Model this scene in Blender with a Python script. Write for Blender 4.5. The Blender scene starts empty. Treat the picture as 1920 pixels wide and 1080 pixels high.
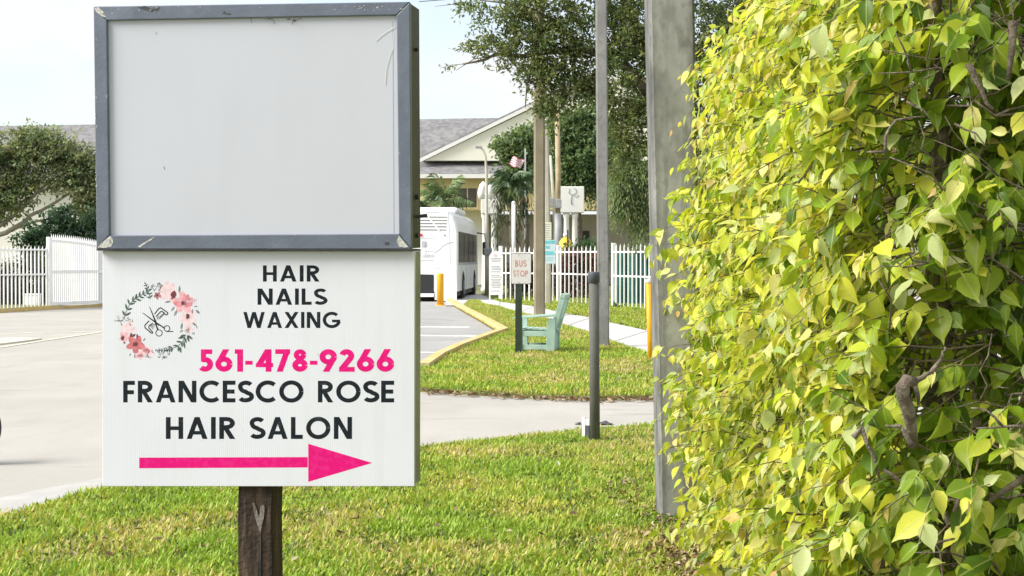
import bpy, math, random
import numpy as np
from mathutils import Vector, Matrix

# ---------------------------------------------------------------- camera, sky, sun, exposure
SC = bpy.context.scene
COL = SC.collection
F = 2773.0                                   # focal length in pixels of a 1920 px wide picture
CAM_H = 1.6
PITCH = math.atan(55.0 / F)
cam_d = bpy.data.cameras.new('camera')
cam_d.sensor_width = 36.0
cam_d.lens = F / 1920.0 * 36.0
cam_d.clip_start = 0.05
cam_d.clip_end = 3000
cam = bpy.data.objects.new('camera', cam_d)
COL.objects.link(cam)
cam.location = (0, 0, CAM_H)
cam.rotation_euler = (math.pi / 2 - PITCH, 0, 0)
SC.camera = cam

SUN_DIR = Vector((-0.72, -0.25, 0.65)).normalized()      # towards the sun
SUN_EL = math.asin(SUN_DIR.z)
SUN_AZ = math.atan2(SUN_DIR.x, SUN_DIR.y)                 # from +Y clockwise to +X
world = bpy.data.worlds.new('World')
SC.world = world
world.use_nodes = True
wn, wl = world.node_tree.nodes, world.node_tree.links
wn.clear()
w_out = wn.new('ShaderNodeOutputWorld')
w_bg = wn.new('ShaderNodeBackground')
w_bg.inputs['Strength'].default_value = 0.088
sky = wn.new('ShaderNodeTexSky')
sky.sky_type = 'NISHITA'
sky.sun_disc = False
sky.sun_elevation = SUN_EL
sky.sun_rotation = SUN_AZ
sky.air_density = 1.0
sky.dust_density = 1.5
tc = wn.new('ShaderNodeTexCoord')
mp = wn.new('ShaderNodeMapping')
mp.inputs['Scale'].default_value = (1.0, 1.0, 2.6)
mp.inputs['Location'].default_value = (0.37, 0.1, 0.0)
nz = wn.new('ShaderNodeTexNoise')
nz.inputs['Scale'].default_value = 5.5
nz.inputs['Detail'].default_value = 7
nz.inputs['Roughness'].default_value = 0.55
cr = wn.new('ShaderNodeValToRGB')
cr.color_ramp.elements[0].position = 0.42
cr.color_ramp.elements[0].color = (0.52, 0.52, 0.52, 1)
cr.color_ramp.elements[1].position = 0.57
cr.color_ramp.elements[1].color = (1, 1, 1, 1)
mx = wn.new('ShaderNodeMixRGB')
mx.inputs['Color2'].default_value = (3.72, 3.77, 3.84, 1)
wl.new(tc.outputs['Generated'], mp.inputs['Vector'])
wl.new(mp.outputs['Vector'], nz.inputs['Vector'])
wl.new(nz.outputs['Fac'], cr.inputs['Fac'])
wl.new(cr.outputs['Color'], mx.inputs['Fac'])
wl.new(sky.outputs['Color'], mx.inputs['Color1'])
wl.new(mx.outputs['Color'], w_bg.inputs['Color'])
wl.new(w_bg.outputs['Background'], w_out.inputs['Surface'])

sun_d = bpy.data.lights.new('sun', 'SUN')
sun_d.energy = 1.9
sun_d.angle = math.radians(32)
sun_d.color = (1.0, 0.96, 0.88)
sun = bpy.data.objects.new('sun', sun_d)
COL.objects.link(sun)
sun.rotation_euler = SUN_DIR.to_track_quat('Z', 'Y').to_euler()

SC.view_settings.view_transform = 'Standard'
SC.view_settings.look = 'None'
SC.view_settings.gamma = 1
SC.view_settings.use_curve_mapping = False
SC.view_settings.exposure = 1.6
SC.cycles.max_bounces = 8
SC.cycles.transparent_max_bounces = 8

# ---------------------------------------------------------------- helpers
rnd = random.Random(7)
RNG = np.random.default_rng(11)
cP, sP = math.cos(PITCH), math.sin(PITCH)

def ray(px, py):
    dx, dy = (px - 960) / F, (540 - py) / F
    return Vector((dx, cP + dy * sP, -sP + dy * cP))

def P(px, py, Y):                            # the point seen at a pixel, on the plane y = Y
    r = ray(px, py)
    return Vector((0, 0, CAM_H)) + r * (Y / r.y)

def G(px, py, z=0.0):                        # the point of the ground seen at a pixel
    r = ray(px, py)
    return Vector((0, 0, CAM_H)) + r * ((z - CAM_H) / r.z)

def X(px, Y): return P(px, 485, Y).x
def Z(py, Y): return P(960, py, Y).z

class MB:
    def __init__(s): s.v, s.f, s.m = [], [], []
    def add(s, vs, fs, m=0):
        o = len(s.v)
        s.v += [tuple(p) for p in vs]
        for f in fs:
            s.f.append(tuple(i + o for i in f)); s.m.append(m)
        return s
    def box(s, a, b, m=0, M=None):
        x0, y0, z0 = a; x1, y1, z1 = b
        vs = [(x0,y0,z0),(x1,y0,z0),(x1,y1,z0),(x0,y1,z0),(x0,y0,z1),(x1,y0,z1),(x1,y1,z1),(x0,y1,z1)]
        if M is not None: vs = [M @ Vector(p) for p in vs]
        return s.add(vs, [(3,2,1,0),(4,5,6,7),(0,1,5,4),(1,2,6,5),(2,3,7,6),(3,0,4,7)], m)
    def bbox(s, a, b, bev, m=0, M=None):     # box with chamfered vertical and horizontal edges
        x0, y0, z0 = a; x1, y1, z1 = b; c = bev
        def ring(z, i): return [(x0+i+c,y0+i,z),(x1-i-c,y0+i,z),(x1-i,y0+i+c,z),(x1-i,y1-i-c,z),(x1-i-c,y1-i,z),(x0+i+c,y1-i,z),(x0+i,y1-i-c,z),(x0+i,y0+i+c,z)]
        R = ring(z0, c*.7) + ring(z0+c, 0) + ring(z1-c, 0) + ring(z1, c*.7)
        if M is not None: R = [M @ Vector(p) for p in R]
        fs = [tuple(range(7,-1,-1)), tuple(range(24,32))]
        for k in range(3):
            for i in range(8):
                j = (i+1) % 8
                fs.append((k*8+i, k*8+j, k*8+8+j, k*8+8+i))
        return s.add(R, fs, m)
    def tube(s, pts, rad, n=8, m=0, cap=True):
        pts = [Vector(p) for p in pts]
        if not hasattr(rad, '__len__'): rad = [rad] * len(pts)
        vs, fs = [], []
        prev = None
        for i, p in enumerate(pts):
            t = (pts[min(i+1, len(pts)-1)] - pts[max(i-1, 0)])
            t = t.normalized() if t.length > 1e-9 else Vector((0,0,1))
            if prev is None:
                a = Vector((1,0,0)) if abs(t.x) < .9 else Vector((0,1,0))
                u = t.cross(a).normalized()
            else:
                u = (prev - t * prev.dot(t)).normalized()
            prev = u
            w = t.cross(u)
            for k in range(n):
                an = 2*math.pi*k/n
                vs.append(p + (u*math.cos(an) + w*math.sin(an)) * rad[i])
        for i in range(len(pts)-1):
            for k in range(n):
                j = (k+1) % n
                fs.append((i*n+k, i*n+j, i*n+n+j, i*n+n+k))
        if cap:
            fs.append(tuple(range(n-1, -1, -1)))
            fs.append(tuple((len(pts)-1)*n + k for k in range(n)))
        return s.add(vs, fs, m)
    def lathe(s, prof, n=16, m=0, org=(0,0,0)):
        return s.tube([(org[0], org[1], org[2]+z) for r, z in prof], [max(r, 1e-4) for r, z in prof], n, m)
    def prism(s, poly, d, m=0):              # planar polygon (3-D points) pushed along vector d
        poly = [Vector(p) for p in poly]; d = Vector(d); n = len(poly)
        vs = poly + [p + d for p in poly]
        fs = [tuple(range(n)), tuple(range(2*n-1, n-1, -1))]
        for i in range(n):
            j = (i+1) % n
            fs.append((j, i, n+i, n+j))
        return s.add(vs, fs, m)
    def build(s, name, mats, parent=None, smooth=False, loc=None):
        me = bpy.data.meshes.new(name)
        me.from_pydata(s.v, [], s.f)
        for mt in (mats if isinstance(mats, (list, tuple)) else [mats]): me.materials.append(mt)
        me.polygons.foreach_set('material_index', s.m)
        if smooth: me.polygons.foreach_set('use_smooth', [True]*len(s.f))
        me.update()
        o = bpy.data.objects.new(name, me)
        COL.objects.link(o)
        if parent is not None: o.parent = parent
        if loc is not None: o.location = loc
        return o

def fix_normals(o):
    import bmesh
    bm = bmesh.new(); bm.from_mesh(o.data)
    bmesh.ops.recalc_face_normals(bm, faces=bm.faces)
    bm.to_mesh(o.data); bm.free()
    return o

def np_mesh(name, V, faces, cols=None, uv=None, mat=None, parent=None, smooth=False):
    """V (n,3); faces: list of integer arrays (k, 3|4); cols (n,3) stored as colour attribute 'col'"""
    me = bpy.data.meshes.new(name)
    nl = sum(f.size for f in faces); nf = sum(len(f) for f in faces)
    me.vertices.add(len(V)); me.loops.add(nl); me.polygons.add(nf)
    me.vertices.foreach_set('co', np.ascontiguousarray(V, dtype=np.float32).ravel())
    li = np.concatenate([f.ravel() for f in faces]).astype(np.int32)
    me.loops.foreach_set('vertex_index', li)
    tot = np.concatenate([np.full(len(f), f.shape[1]) for f in faces]).astype(np.int32)
    st = np.concatenate([[0], np.cumsum(tot)[:-1]]).astype(np.int32)
    me.polygons.foreach_set('loop_start', st)
    me.polygons.foreach_set('loop_total', tot)
    if smooth: me.polygons.foreach_set('use_smooth', np.ones(nf, dtype=bool))
    me.update(calc_edges=True)
    if cols is not None:
        a = me.color_attributes.new('col', 'FLOAT_COLOR', 'POINT')
        c4 = np.ones((len(V), 4), dtype=np.float32); c4[:, :3] = cols
        a.data.foreach_set('color', c4.ravel())
    if uv is not None:
        l = me.uv_layers.new(name='UVMap')
        l.data.foreach_set('uv', np.ascontiguousarray(uv[li], dtype=np.float32).ravel())
    me.validate()
    if mat: me.materials.append(mat)
    o = bpy.data.objects.new(name, me)
    COL.objects.link(o)
    if parent is not None: o.parent = parent
    return o

def thing(name, label, cat, loc=(0,0,0), rz=0, group=None):
    o = bpy.data.objects.new(name, None); COL.objects.link(o)
    o.location = loc; o.rotation_euler = (0, 0, rz)
    o.empty_display_size = .2
    return tag(o, label, cat, group)

def tag(o, label, cat, group=None):
    o['label'] = label; o['category'] = cat
    if group: o['group'] = group
    return o

def kind(o, k):
    o['kind'] = k
    return o

# ---------------------------------------------------------------- materials
def mat(name, col, rough=0.6, var=0.12, scale=6.0, bump=0.0, bscale=None, metal=0.0, col2=None, lo=.35, hi=.65, spec=None, detail=5):
    m = bpy.data.materials.new(name); m.use_nodes = True
    n, l = m.node_tree.nodes, m.node_tree.links
    b = n['Principled BSDF']
    b.inputs['Roughness'].default_value = rough
    b.inputs['Metallic'].default_value = metal
    if spec is not None: b.inputs['Specular IOR Level'].default_value = spec
    t = n.new('ShaderNodeTexCoord')
    z = n.new('ShaderNodeTexNoise'); z.inputs['Scale'].default_value = scale; z.inputs['Detail'].default_value = detail
    l.new(t.outputs['Object'], z.inputs['Vector'])
    r = n.new('ShaderNodeValToRGB')
    c2 = col2 if col2 else tuple(min(1, c * (1 + var)) for c in col)
    c1 = col if col2 else tuple(c * (1 - var) for c in col)
    r.color_ramp.elements[0].position = lo; r.color_ramp.elements[0].color = (*c1, 1)
    r.color_ramp.elements[1].position = hi; r.color_ramp.elements[1].color = (*c2, 1)
    l.new(z.outputs['Fac'], r.inputs['Fac'])
    l.new(r.outputs['Color'], b.inputs['Base Color'])
    if bump:
        z2 = n.new('ShaderNodeTexNoise'); z2.inputs['Scale'].default_value = bscale or scale*6; z2.inputs['Detail'].default_value = 6
        l.new(t.outputs['Object'], z2.inputs['Vector'])
        bp = n.new('ShaderNodeBump'); bp.inputs['Strength'].default_value = bump; bp.inputs['Distance'].default_value = .01
        l.new(z2.outputs['Fac'], bp.inputs['Height'])
        l.new(bp.outputs['Normal'], b.inputs['Normal'])
    m['ramp'] = r.name
    return m

def layer(m, col, scale, lo, hi, stretch=(1,1,1), detail=6, strength=1.0):
    """a second noise mask laid over a mat(): stains, peeling, wear"""
    n, l = m.node_tree.nodes, m.node_tree.links
    b = n['Principled BSDF']
    src = b.inputs['Base Color'].links[0].from_socket
    t = n.new('ShaderNodeTexCoord'); mp = n.new('ShaderNodeMapping'); mp.inputs['Scale'].default_value = stretch
    z = n.new('ShaderNodeTexNoise'); z.inputs['Scale'].default_value = scale; z.inputs['Detail'].default_value = detail
    l.new(t.outputs['Object'], mp.inputs['Vector']); l.new(mp.outputs['Vector'], z.inputs['Vector'])
    r = n.new('ShaderNodeValToRGB')
    r.color_ramp.elements[0].position = lo; r.color_ramp.elements[0].color = (0,0,0,1)
    r.color_ramp.elements[1].position = hi; r.color_ramp.elements[1].color = (strength,)*3 + (1,)
    l.new(z.outputs['Fac'], r.inputs['Fac'])
    x = n.new('ShaderNodeMixRGB'); x.inputs['Color2'].default_value = (*col, 1)
    l.new(r.outputs['Color'], x.inputs['Fac']); l.new(src, x.inputs['Color1'])
    l.new(x.outputs['Color'], b.inputs['Base Color'])
    return m

def edge_stain(m, col, lean, half, soft, strength):
    """black weathering that creeps in from the arrises of a leaning square pole"""
    n, l = m.node_tree.nodes, m.node_tree.links
    b = n['Principled BSDF']; src = b.inputs['Base Color'].links[0].from_socket
    t = n.new('ShaderNodeTexCoord'); s = n.new('ShaderNodeSeparateXYZ'); l.new(t.outputs['Object'], s.inputs['Vector'])
    k = n.new('ShaderNodeMath'); k.operation = 'MULTIPLY_ADD'; k.inputs[1].default_value = -lean
    l.new(s.outputs['Z'], k.inputs[0]); l.new(s.outputs['X'], k.inputs[2])
    ab = n.new('ShaderNodeMath'); ab.operation = 'ABSOLUTE'; l.new(k.outputs[0], ab.inputs[0])
    mp = n.new('ShaderNodeMapping'); mp.inputs['Scale'].default_value = (1, 1, .35)
    z = n.new('ShaderNodeTexNoise'); z.inputs['Scale'].default_value = 7; z.inputs['Detail'].default_value = 8; z.inputs['Roughness'].default_value = .65
    l.new(t.outputs['Object'], mp.inputs['Vector']); l.new(mp.outputs['Vector'], z.inputs['Vector'])
    ad = n.new('ShaderNodeMath'); ad.operation = 'MULTIPLY_ADD'; ad.inputs[1].default_value = half * 1.3
    l.new(z.outputs['Fac'], ad.inputs[0]); l.new(ab.outputs[0], ad.inputs[2])
    mr = n.new('ShaderNodeMapRange'); mr.inputs['From Min'].default_value = half * 1.28; mr.inputs['From Max'].default_value = half * 1.28 + soft
    mr.inputs['To Max'].default_value = strength; l.new(ad.outputs[0], mr.inputs['Value'])
    x = n.new('ShaderNodeMixRGB'); x.inputs['Color2'].default_value = (*col, 1)
    l.new(mr.outputs['Result'], x.inputs['Fac']); l.new(src, x.inputs['Color1']); l.new(x.outputs['Color'], b.inputs['Base Color'])
def leaf_mat(name, trans=0.35, rough=0.45, rib=False, tmul=(1.0, 1.0, .6)):
    m = bpy.data.materials.new(name); m.use_nodes = True
    n, l = m.node_tree.nodes, m.node_tree.links
    b = n['Principled BSDF']; out = n['Material Output']
    b.inputs['Roughness'].default_value = rough
    b.inputs['Specular IOR Level'].default_value = 0.35
    a = n.new('ShaderNodeVertexColor'); a.layer_name = 'col'
    src = a.outputs['Color']
    if rib:
        u = n.new('ShaderNodeUVMap')
        sx = n.new('ShaderNodeSeparateXYZ'); l.new(u.outputs['UV'], sx.inputs['Vector'])
        ab = n.new('ShaderNodeMath'); ab.operation = 'ABSOLUTE'; l.new(sx.outputs['X'], ab.inputs[0])
        mr = n.new('ShaderNodeMapRange'); mr.inputs['From Min'].default_value = 0.02; mr.inputs['From Max'].default_value = 0.10
        mr.inputs['To Min'].default_value = 0.55; mr.inputs['To Max'].default_value = 0.0
        l.new(ab.outputs[0], mr.inputs['Value'])
        # side veins
        ma = n.new('ShaderNodeMath'); ma.operation = 'MULTIPLY_ADD'; ma.inputs[1].default_value = -0.35
        l.new(ab.outputs[0], ma.inputs[0]); l.new(sx.outputs['Y'], ma.inputs[2])
        sn = n.new('ShaderNodeMath'); sn.operation = 'MULTIPLY'; sn.inputs[1].default_value = 62
        l.new(ma.outputs[0], sn.inputs[0])
        si = n.new('ShaderNodeMath'); si.operation = 'SINE'; l.new(sn.outputs[0], si.inputs[0])
        mv = n.new('ShaderNodeMapRange'); mv.inputs['From Min'].default_value = .6; mv.inputs['From Max'].default_value = 1
        mv.inputs['To Min'].default_value = 0; mv.inputs['To Max'].default_value = .07
        l.new(si.outputs[0], mv.inputs['Value'])
        mxm = n.new('ShaderNodeMath'); mxm.operation = 'MAXIMUM'
        l.new(mr.outputs['Result'], mxm.inputs[0]); l.new(mv.outputs['Result'], mxm.inputs[1])
        x = n.new('ShaderNodeMixRGB'); x.inputs['Color2'].default_value = (.62, .66, .25, 1)
        l.new(mxm.outputs[0], x.inputs['Fac']); l.new(src, x.inputs['Color1'])
        src = x.outputs['Color']
        # blotches
        t = n.new('ShaderNodeTexCoord'); z = n.new('ShaderNodeTexNoise'); z.inputs['Scale'].default_value = 55; z.inputs['Detail'].default_value = 4
        l.new(t.outputs['Object'], z.inputs['Vector'])
        mz = n.new('ShaderNodeMapRange'); mz.inputs['From Min'].default_value = .3; mz.inputs['From Max'].default_value = .7
        mz.inputs['To Min'].default_value = .78; mz.inputs['To Max'].default_value = 1.15
        l.new(z.outputs['Fac'], mz.inputs['Value'])
        vm = n.new('ShaderNodeVectorMath'); vm.operation = 'SCALE'
        l.new(src, vm.inputs[0]); l.new(mz.outputs['Result'], vm.inputs['Scale'])
        src = vm.outputs['Vector']
    l.new(src, b.inputs['Base Color'])
    tr = n.new('ShaderNodeBsdfTranslucent')
    tm = n.new('ShaderNodeMixRGB'); tm.blend_type = 'MULTIPLY'; tm.inputs['Fac'].default_value = 1
    tm.inputs['Color2'].default_value = (*tmul, 1)
    l.new(src, tm.inputs['Color1']); l.new(tm.outputs['Color'], tr.inputs['Color'])
    ms = n.new('ShaderNodeMixShader'); ms.inputs['Fac'].default_value = trans
    l.new(b.outputs['BSDF'], ms.inputs[1]); l.new(tr.outputs['BSDF'], ms.inputs[2])
    l.new(ms.outputs['Shader'], out.inputs['Surface'])
    return m

M = {}
M['ground'] = mat('ground', (.16, .17, .08), .95, .25, .3, .3, 8)
M['road'] = layer(mat('road', (.41, .388, .350), .9, .06, .5, .35, 90), (.325, .305, .272), 2.2, .50, .80, (1, .35, 1), strength=.55)
layer(M['road'], (.24, .225, .205), 60, .62, .72, strength=.55)
layer(M['road'], (.47, .445, .40), 28, .56, .70, strength=.6)
layer(M['road'], (.22, .205, .185), 1.1, .62, .70, (.5, 2.6, 1), 9, strength=.35)
M['asphalt'] = layer(mat('asphalt', (.335, .33, .322), .92, .08, .8, .35, 90), (.40, .39, .38), 1.2, .45, .75, (1, .3, 1), strength=.6)
layer(M['asphalt'], (.16, .16, .165), 45, .60, .70, strength=.5)
layer(M['asphalt'], (.17, .17, .17), 1.0, .60, .70, (.6, 2.4, 1), 9, strength=.45)
M['sidewalk'] = layer(mat('sidewalk', (.52, .51, .50), .9, .06, 1.2, .25, 80), (.36, .35, .33), 3, .52, .8, strength=.6)
M['kerb'] = layer(mat('kerb', (.43, .42, .40), .9, .08, 4, .4, 60), (.38, .37, .35), 9, .5, .75, strength=.7)
M['yellow_kerb'] = layer(mat('yellow_kerb', (.62, .45, .16), .85, .10, 5, .3, 50), (.50, .45, .34), 3.5, .48, .68, strength=.65)
layer(M['yellow_kerb'], (.25, .20, .13), 12, .60, .70, strength=.6)
M['line'] = layer(mat('line', (.78, .77, .74), .8, .05, 5), (.4, .4, .39), 9, .5, .7, strength=.8)
M['pale_line'] = layer(mat('pale_line', (.62, .60, .46), .8, .05, 5), (.45, .43, .38), 6, .5, .7, strength=.8)
M['soil'] = layer(mat('soil', (.15, .17, .035), .95, .3, 3, .5, 30), (.20, .14, .07), 1.6, .52, .7)
M['concrete_pole'] = layer(mat('concrete_pole', (.35, .35, .33), .9, .14, 3.0, .22, 170), (.13, .13, .125), 3.2, .52, .74, (1, 1, .25), strength=.75)
layer(M['concrete_pole'], (.10, .10, .10), 9, .56, .74, (1.6, 1.6, .09), strength=.6)
layer(M['concrete_pole'], (.42, .42, .40), 14, .62, .74, (1, 1, .6), strength=.5)
layer(M['concrete_pole'], (.12, .12, .11), 85, .67, .73, strength=.6)
layer(M['concrete_pole'], (.17, .17, .16), 24, .50, .68, (1, 1, .7), 8, strength=.5)
layer(M['concrete_pole'], (.13, .13, .12), 5, .57, .66, (1, 1, .45), 9, strength=.55)
edge_stain(M['concrete_pole'], (.06, .062, .062), -.0225, .130, .07, .85)
M['mid_pole'] = layer(mat('mid_pole', (.25, .25, .235), .9, .12, 3, .4, 45), (.17, .17, .16), 3, .52, .74, (1, 1, .2), strength=.7)
layer(M['mid_pole'], (.15, .15, .14), 16, .50, .68, (1, 1, .6), 8, strength=.5)
edge_stain(M['mid_pole'], (.10, .10, .095), -.0078, .10, .06, .7)
layer(M['mid_pole'], (.11, .11, .105), 10, .58, .74, (1.6, 1.6, .08), strength=.6)
M['brown_pole'] = layer(mat('brown_pole', (.27, .235, .165), .9, .12, 2.5, .4, 30), (.16, .13, .09), 4, .5, .75, (1, 1, .1), strength=.7)
M['pale_pole'] = layer(mat('pale_pole', (.50, .47, .39), .9, .1, 2.5, .4, 30), (.36, .31, .22), 4, .5, .75, (1, 1, .1), strength=.7)
M['tan_pole'] = mat('tan_pole', (.42, .33, .20), .9, .15, 3, .3, 30)
M['pipe'] = layer(mat('pipe', (.105, .105, .092), .75, .12, 6, .25, 60), (.17, .165, .145), 5, .5, .75, (1, 1, .25), strength=.7)
M['pipe_cap'] = mat('pipe_cap', (.075, .085, .098), .6, .1, 8)
M['white_paint'] = layer(mat('white_paint', (.88, .88, .87), .5, .03, 4), (.60, .60, .56), 7, .58, .8, strength=.5)
M['yellow_paint'] = layer(mat('yellow_paint', (.80, .40, .012), .55, .06, 6), (.55, .28, .05), 12, .6, .72, strength=.7)
M['cap_white'] = mat('cap_white', (.72, .66, .56), .7, .05, 8)
M['green_post'] = mat('green_post', (.022, .04, .022), .6, .25, 9, .2, 40)
M['sign_face'] = layer(mat('sign_face', (.66, .64, .62), .5, .04, 9), (.48, .45, .42), 14, .6, .8, strength=.4)
M['sign_edge'] = mat('sign_edge', (.12, .10, .09), .6)
M['red_print'] = mat('red_print', (.50, .19, .13), .7, .2, 40)
M['chair'] = layer(mat('chair', (.37, .52, .44), .6, .08, 7, .1, 50), (.47, .58, .51), 9, .5, .7, strength=.6)
M['grey_print'] = mat('grey_print', (.42, .42, .45), .7)
M['dark_print'] = mat('dark_print', (.11, .12, .13), .7)
M['teal_print'] = mat('teal_print', (.16, .55, .60), .6)
M['pale_blue'] = mat('pale_blue', (.60, .72, .76), .6, .04, 9)
M['cream_print'] = mat('cream_print', (.75, .75, .58), .6, .04, 9)
# sign
M['frame'] = layer(mat('frame', (.118, .138, .182), .45, .12, 7, .12, 90, metal=.0), (.17, .195, .25), 11, .55, .75, (1, 1, 1), strength=.6)
layer(M['frame'], (.50, .51, .52), 38, .715, .75, strength=.7)
M['cabinet'] = layer(mat('cabinet', (.020, .022, .025), .55, .25, 9, .2, 60), (.055, .05, .045), 12, .58, .7, strength=.6)
M['bare'] = layer(mat('bare', (.52, .51, .48), .7, .15, 40, .4, 120), (.10, .11, .12), 40, .54, .62, strength=.8)
M['flake'] = mat('flake', (.05, .05, .055), .7, .3, 40)
M['face_panel'] = layer(mat('face_panel', (.515, .530, .590), .42, .012, 2.5), (.485, .498, .55), 2.2, .5, .8, (3, 3, .5), strength=.6)
layer(M['face_panel'], (.30, .31, .32), 46, .75, .79, strength=.6)
M['seam'] = mat('seam', (.33, .35, .37), .6)
M['crease'] = mat('crease', (.62, .63, .64), .35, .03, 9)
M['crease_dark'] = mat('crease_dark', (.43, .44, .45), .5)
M['board_side'] = layer(mat('board_side', (.37, .365, .38), .8, .12, 8, .2, 60), (.18, .18, .16), 6, .5, .7, strength=.6)
M['pink'] = layer(mat('pink', (.68, .008, .18), .7, .05, 40, spec=.1), (.72, .025, .215), 60, .5, .6, strength=.7)
M['ink'] = layer(mat('ink', (.010, .015, .020), .7, .15, 40, spec=.15), (.05, .06, .065), 80, .6, .7, strength=.7)
M['ink_green'] = mat('ink_green', (.045, .085, .065), .6, .35, 60)
M['ink_sage'] = mat('ink_sage', (.20, .22, .22), .6, .3, 60)
M['petal_pale'] = mat('petal_pale', (.76, .57, .61), .6, .12, 70)
M['petal_light'] = mat('petal_light', (.72, .40, .45), .6, .15, 70)
M['petal_pink'] = mat('petal_pink', (.66, .24, .29), .6, .2, 70)
M['petal_coral'] = mat('petal_coral', (.55, .16, .18), .6, .22, 70)
M['petal_mauve'] = mat('petal_mauve', (.36, .15, .17), .6, .3, 70)
M['flower_eye'] = mat('flower_eye', (.13, .025, .035), .6, .3, 80)

def board_material():
    m = mat('sign_board', (.665, .675, .74), .55, .02, 3)
    layer(m, (.56, .58, .58), 4, .52, .8, (5, 5, .35), strength=.4)
    layer(m, (.42, .44, .42), 55, .70, .76, (1, 1, 1), strength=.6)
    n, l = m.node_tree.nodes, m.node_tree.links
    t = n.new('ShaderNodeTexCoord'); w = n.new('ShaderNodeTexWave'); w.wave_type = 'BANDS'; w.bands_direction = 'X'
    w.inputs['Scale'].default_value = 45; w.inputs['Distortion'].default_value = .4
    l.new(t.outputs['Object'], w.inputs['Vector'])
    bp = n.new('ShaderNodeBump'); bp.inputs['Strength'].default_value = .10; bp.inputs['Distance'].default_value = .003
    l.new(w.outputs['Fac'], bp.inputs['Height']); l.new(bp.outputs['Normal'], n['Principled BSDF'].inputs['Normal'])
    return m
M['board'] = board_material()

M['wood'] = layer(mat('wood', (.060, .036, .022), .9, .35, 9, .9, 55), (.014, .010, .008), 10, .44, .62, (5, 5, .35), strength=.92)
layer(M['wood'], (.12, .085, .060), 22, .58, .70, (3, 3, .22), strength=.75)
M['chip'] = layer(mat('chip', (.22, .195, .175), .9, .25, 60, .6, 90), (.09, .065, .05), 40, .48, .6, (4, 4, .5), strength=.8)
# background
M['shingle'] = layer(mat('shingle', (.20, .195, .20), .95, .25, 3.0, .3, 8, detail=8), (.28, .27, .272), 1.2, .5, .7, strength=.6)
M['cream_wall'] = mat('cream_wall', (.86, .84, .70), .9, .03, .5)
M['white_wall'] = mat('white_wall', (.88, .85, .76), .9, .03, .5)
M['yellow_wall'] = mat('yellow_wall', (.78, .64, .34), .9, .04, .6)
M['beige_wall'] = mat('beige_wall', (.43, .40, .34), .9, .05, .5)
M['trim'] = mat('trim', (.80, .79, .76), .6, .02, 2)
M['brown_glass'] = mat('brown_glass', (.09, .07, .05), .25, .2, 1)
M['bus'] = mat('bus', (.88, .885, .89), .3, .015, 1.5)
M['bus_line'] = mat('bus_line', (.40, .43, .47), .5)
M['bus_dark'] = mat('bus_dark', (.02, .022, .025), .5)
M['bus_glass'] = layer(mat('bus_glass', (.010, .014, .016), .22, .3, 2, spec=.25), (.05, .06, .062), 3.2, .55, .7, (1, 1, .5))
M['slot'] = mat('slot', (.17, .175, .18), .6)
M['red_lamp'] = mat('red_lamp', (.65, .05, .08), .3)
M['rubber'] = mat('rubber', (.018, .018, .02), .85, .2, 30, .3, 80)
M['rim'] = mat('rim', (.35, .35, .36), .4, .1, 5, metal=.6)
M['grey_metal'] = mat('grey_metal', (.32, .33, .33), .5, .1, 4)
M['lamp_lens'] = mat('lamp_lens', (.6, .6, .58), .3)
M['flag_red'] = mat('flag_red', (.60, .20, .25), .8)
M['flag_white'] = mat('flag_white', (.78, .72, .74), .8)
M['flag_blue'] = mat('flag_blue', (.08, .10, .28), .8)
M['teal'] = layer(mat('teal', (.022, .10, .085), .8, .3, 3, .3, 20), (.010, .045, .038), 3, .45, .7, (3, 3, .4))
M['toy_yellow'] = mat('toy_yellow', (.78, .52, .05), .5, .06, 4)
M['dark_box'] = mat('dark_box', (.03, .03, .03), .6)
M['bark'] = layer(mat('bark', (.11, .085, .06), .95, .3, 6, .8, 30), (.20, .17, .13), 9, .5, .7, (2, 2, .5))
M['hedge_bark'] = layer(mat('hedge_bark', (.135, .105, .080), .9, .25, 30, .7, 140), (.31, .265, .21), 45, .52, .68, (1, 1, .6), strength=.8)
M['twig'] = mat('twig', (.14, .11, .06), .8, .35, 20)
M['pale_bark'] = mat('pale_bark', (.28, .25, .20), .9, .2, 6, .5, 30)
M['palm_trunk'] = mat('palm_trunk', (.30, .27, .22), .9, .2, 6, .5, 20)
M['leaf'] = leaf_mat('leaf', .50, .38, True)
M['tree_leaf'] = leaf_mat('tree_leaf', .48, .6)
M['grass'] = leaf_mat('grass', .35, .55)
M['litter'] = leaf_mat('litter', .1, .8)

# ---------------------------------------------------------------- ground, road, lawns
def sheet(name, pts, z, m, label=None):
    b = MB(); b.add([(p[0], p[1], z) for p in pts], [tuple(range(len(pts)))], 0)
    o = b.build(name, m); kind(o, 'structure')
    if o.data.polygons[0].normal.z < 0: o.data.flip_normals()
    return o

def slab(name, pts, z, m, skirt=.15):
    b = MB(); b.prism([(p[0], p[1], z) for p in pts], (0, 0, -skirt))
    o = fix_normals(b.build(name, m)); kind(o, 'structure')
    return o

sheet('ground', [(-700, -60), (700, -60), (700, 1200), (-700, 1200)], -.03, M['ground'])
sheet('road', [(-60, -8), (30, -8), (30, 62), (-60, 62)], 0, M['road'])
g2 = lambda L, z=0.0: [(G(x, y, z).x, G(x, y, z).y) for x, y in L]

LAWN_EDGE = g2([(0, 972), (60, 955), (120, 938), (190, 918), (300, 902), (420, 885), (600, 862), (789, 840), (900, 829), (1000, 818), (1120, 806), (1230, 799)], .04)
near_lawn = [(-6.5, -2), (-5.6, 4.0), (-4.6, 7.2)] + LAWN_EDGE + [(2.2, 14.35), (6, 14.6), (9, 14.4), (9, -2)]
slab('near_lawn', near_lawn, .04, M['soil'])
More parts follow.
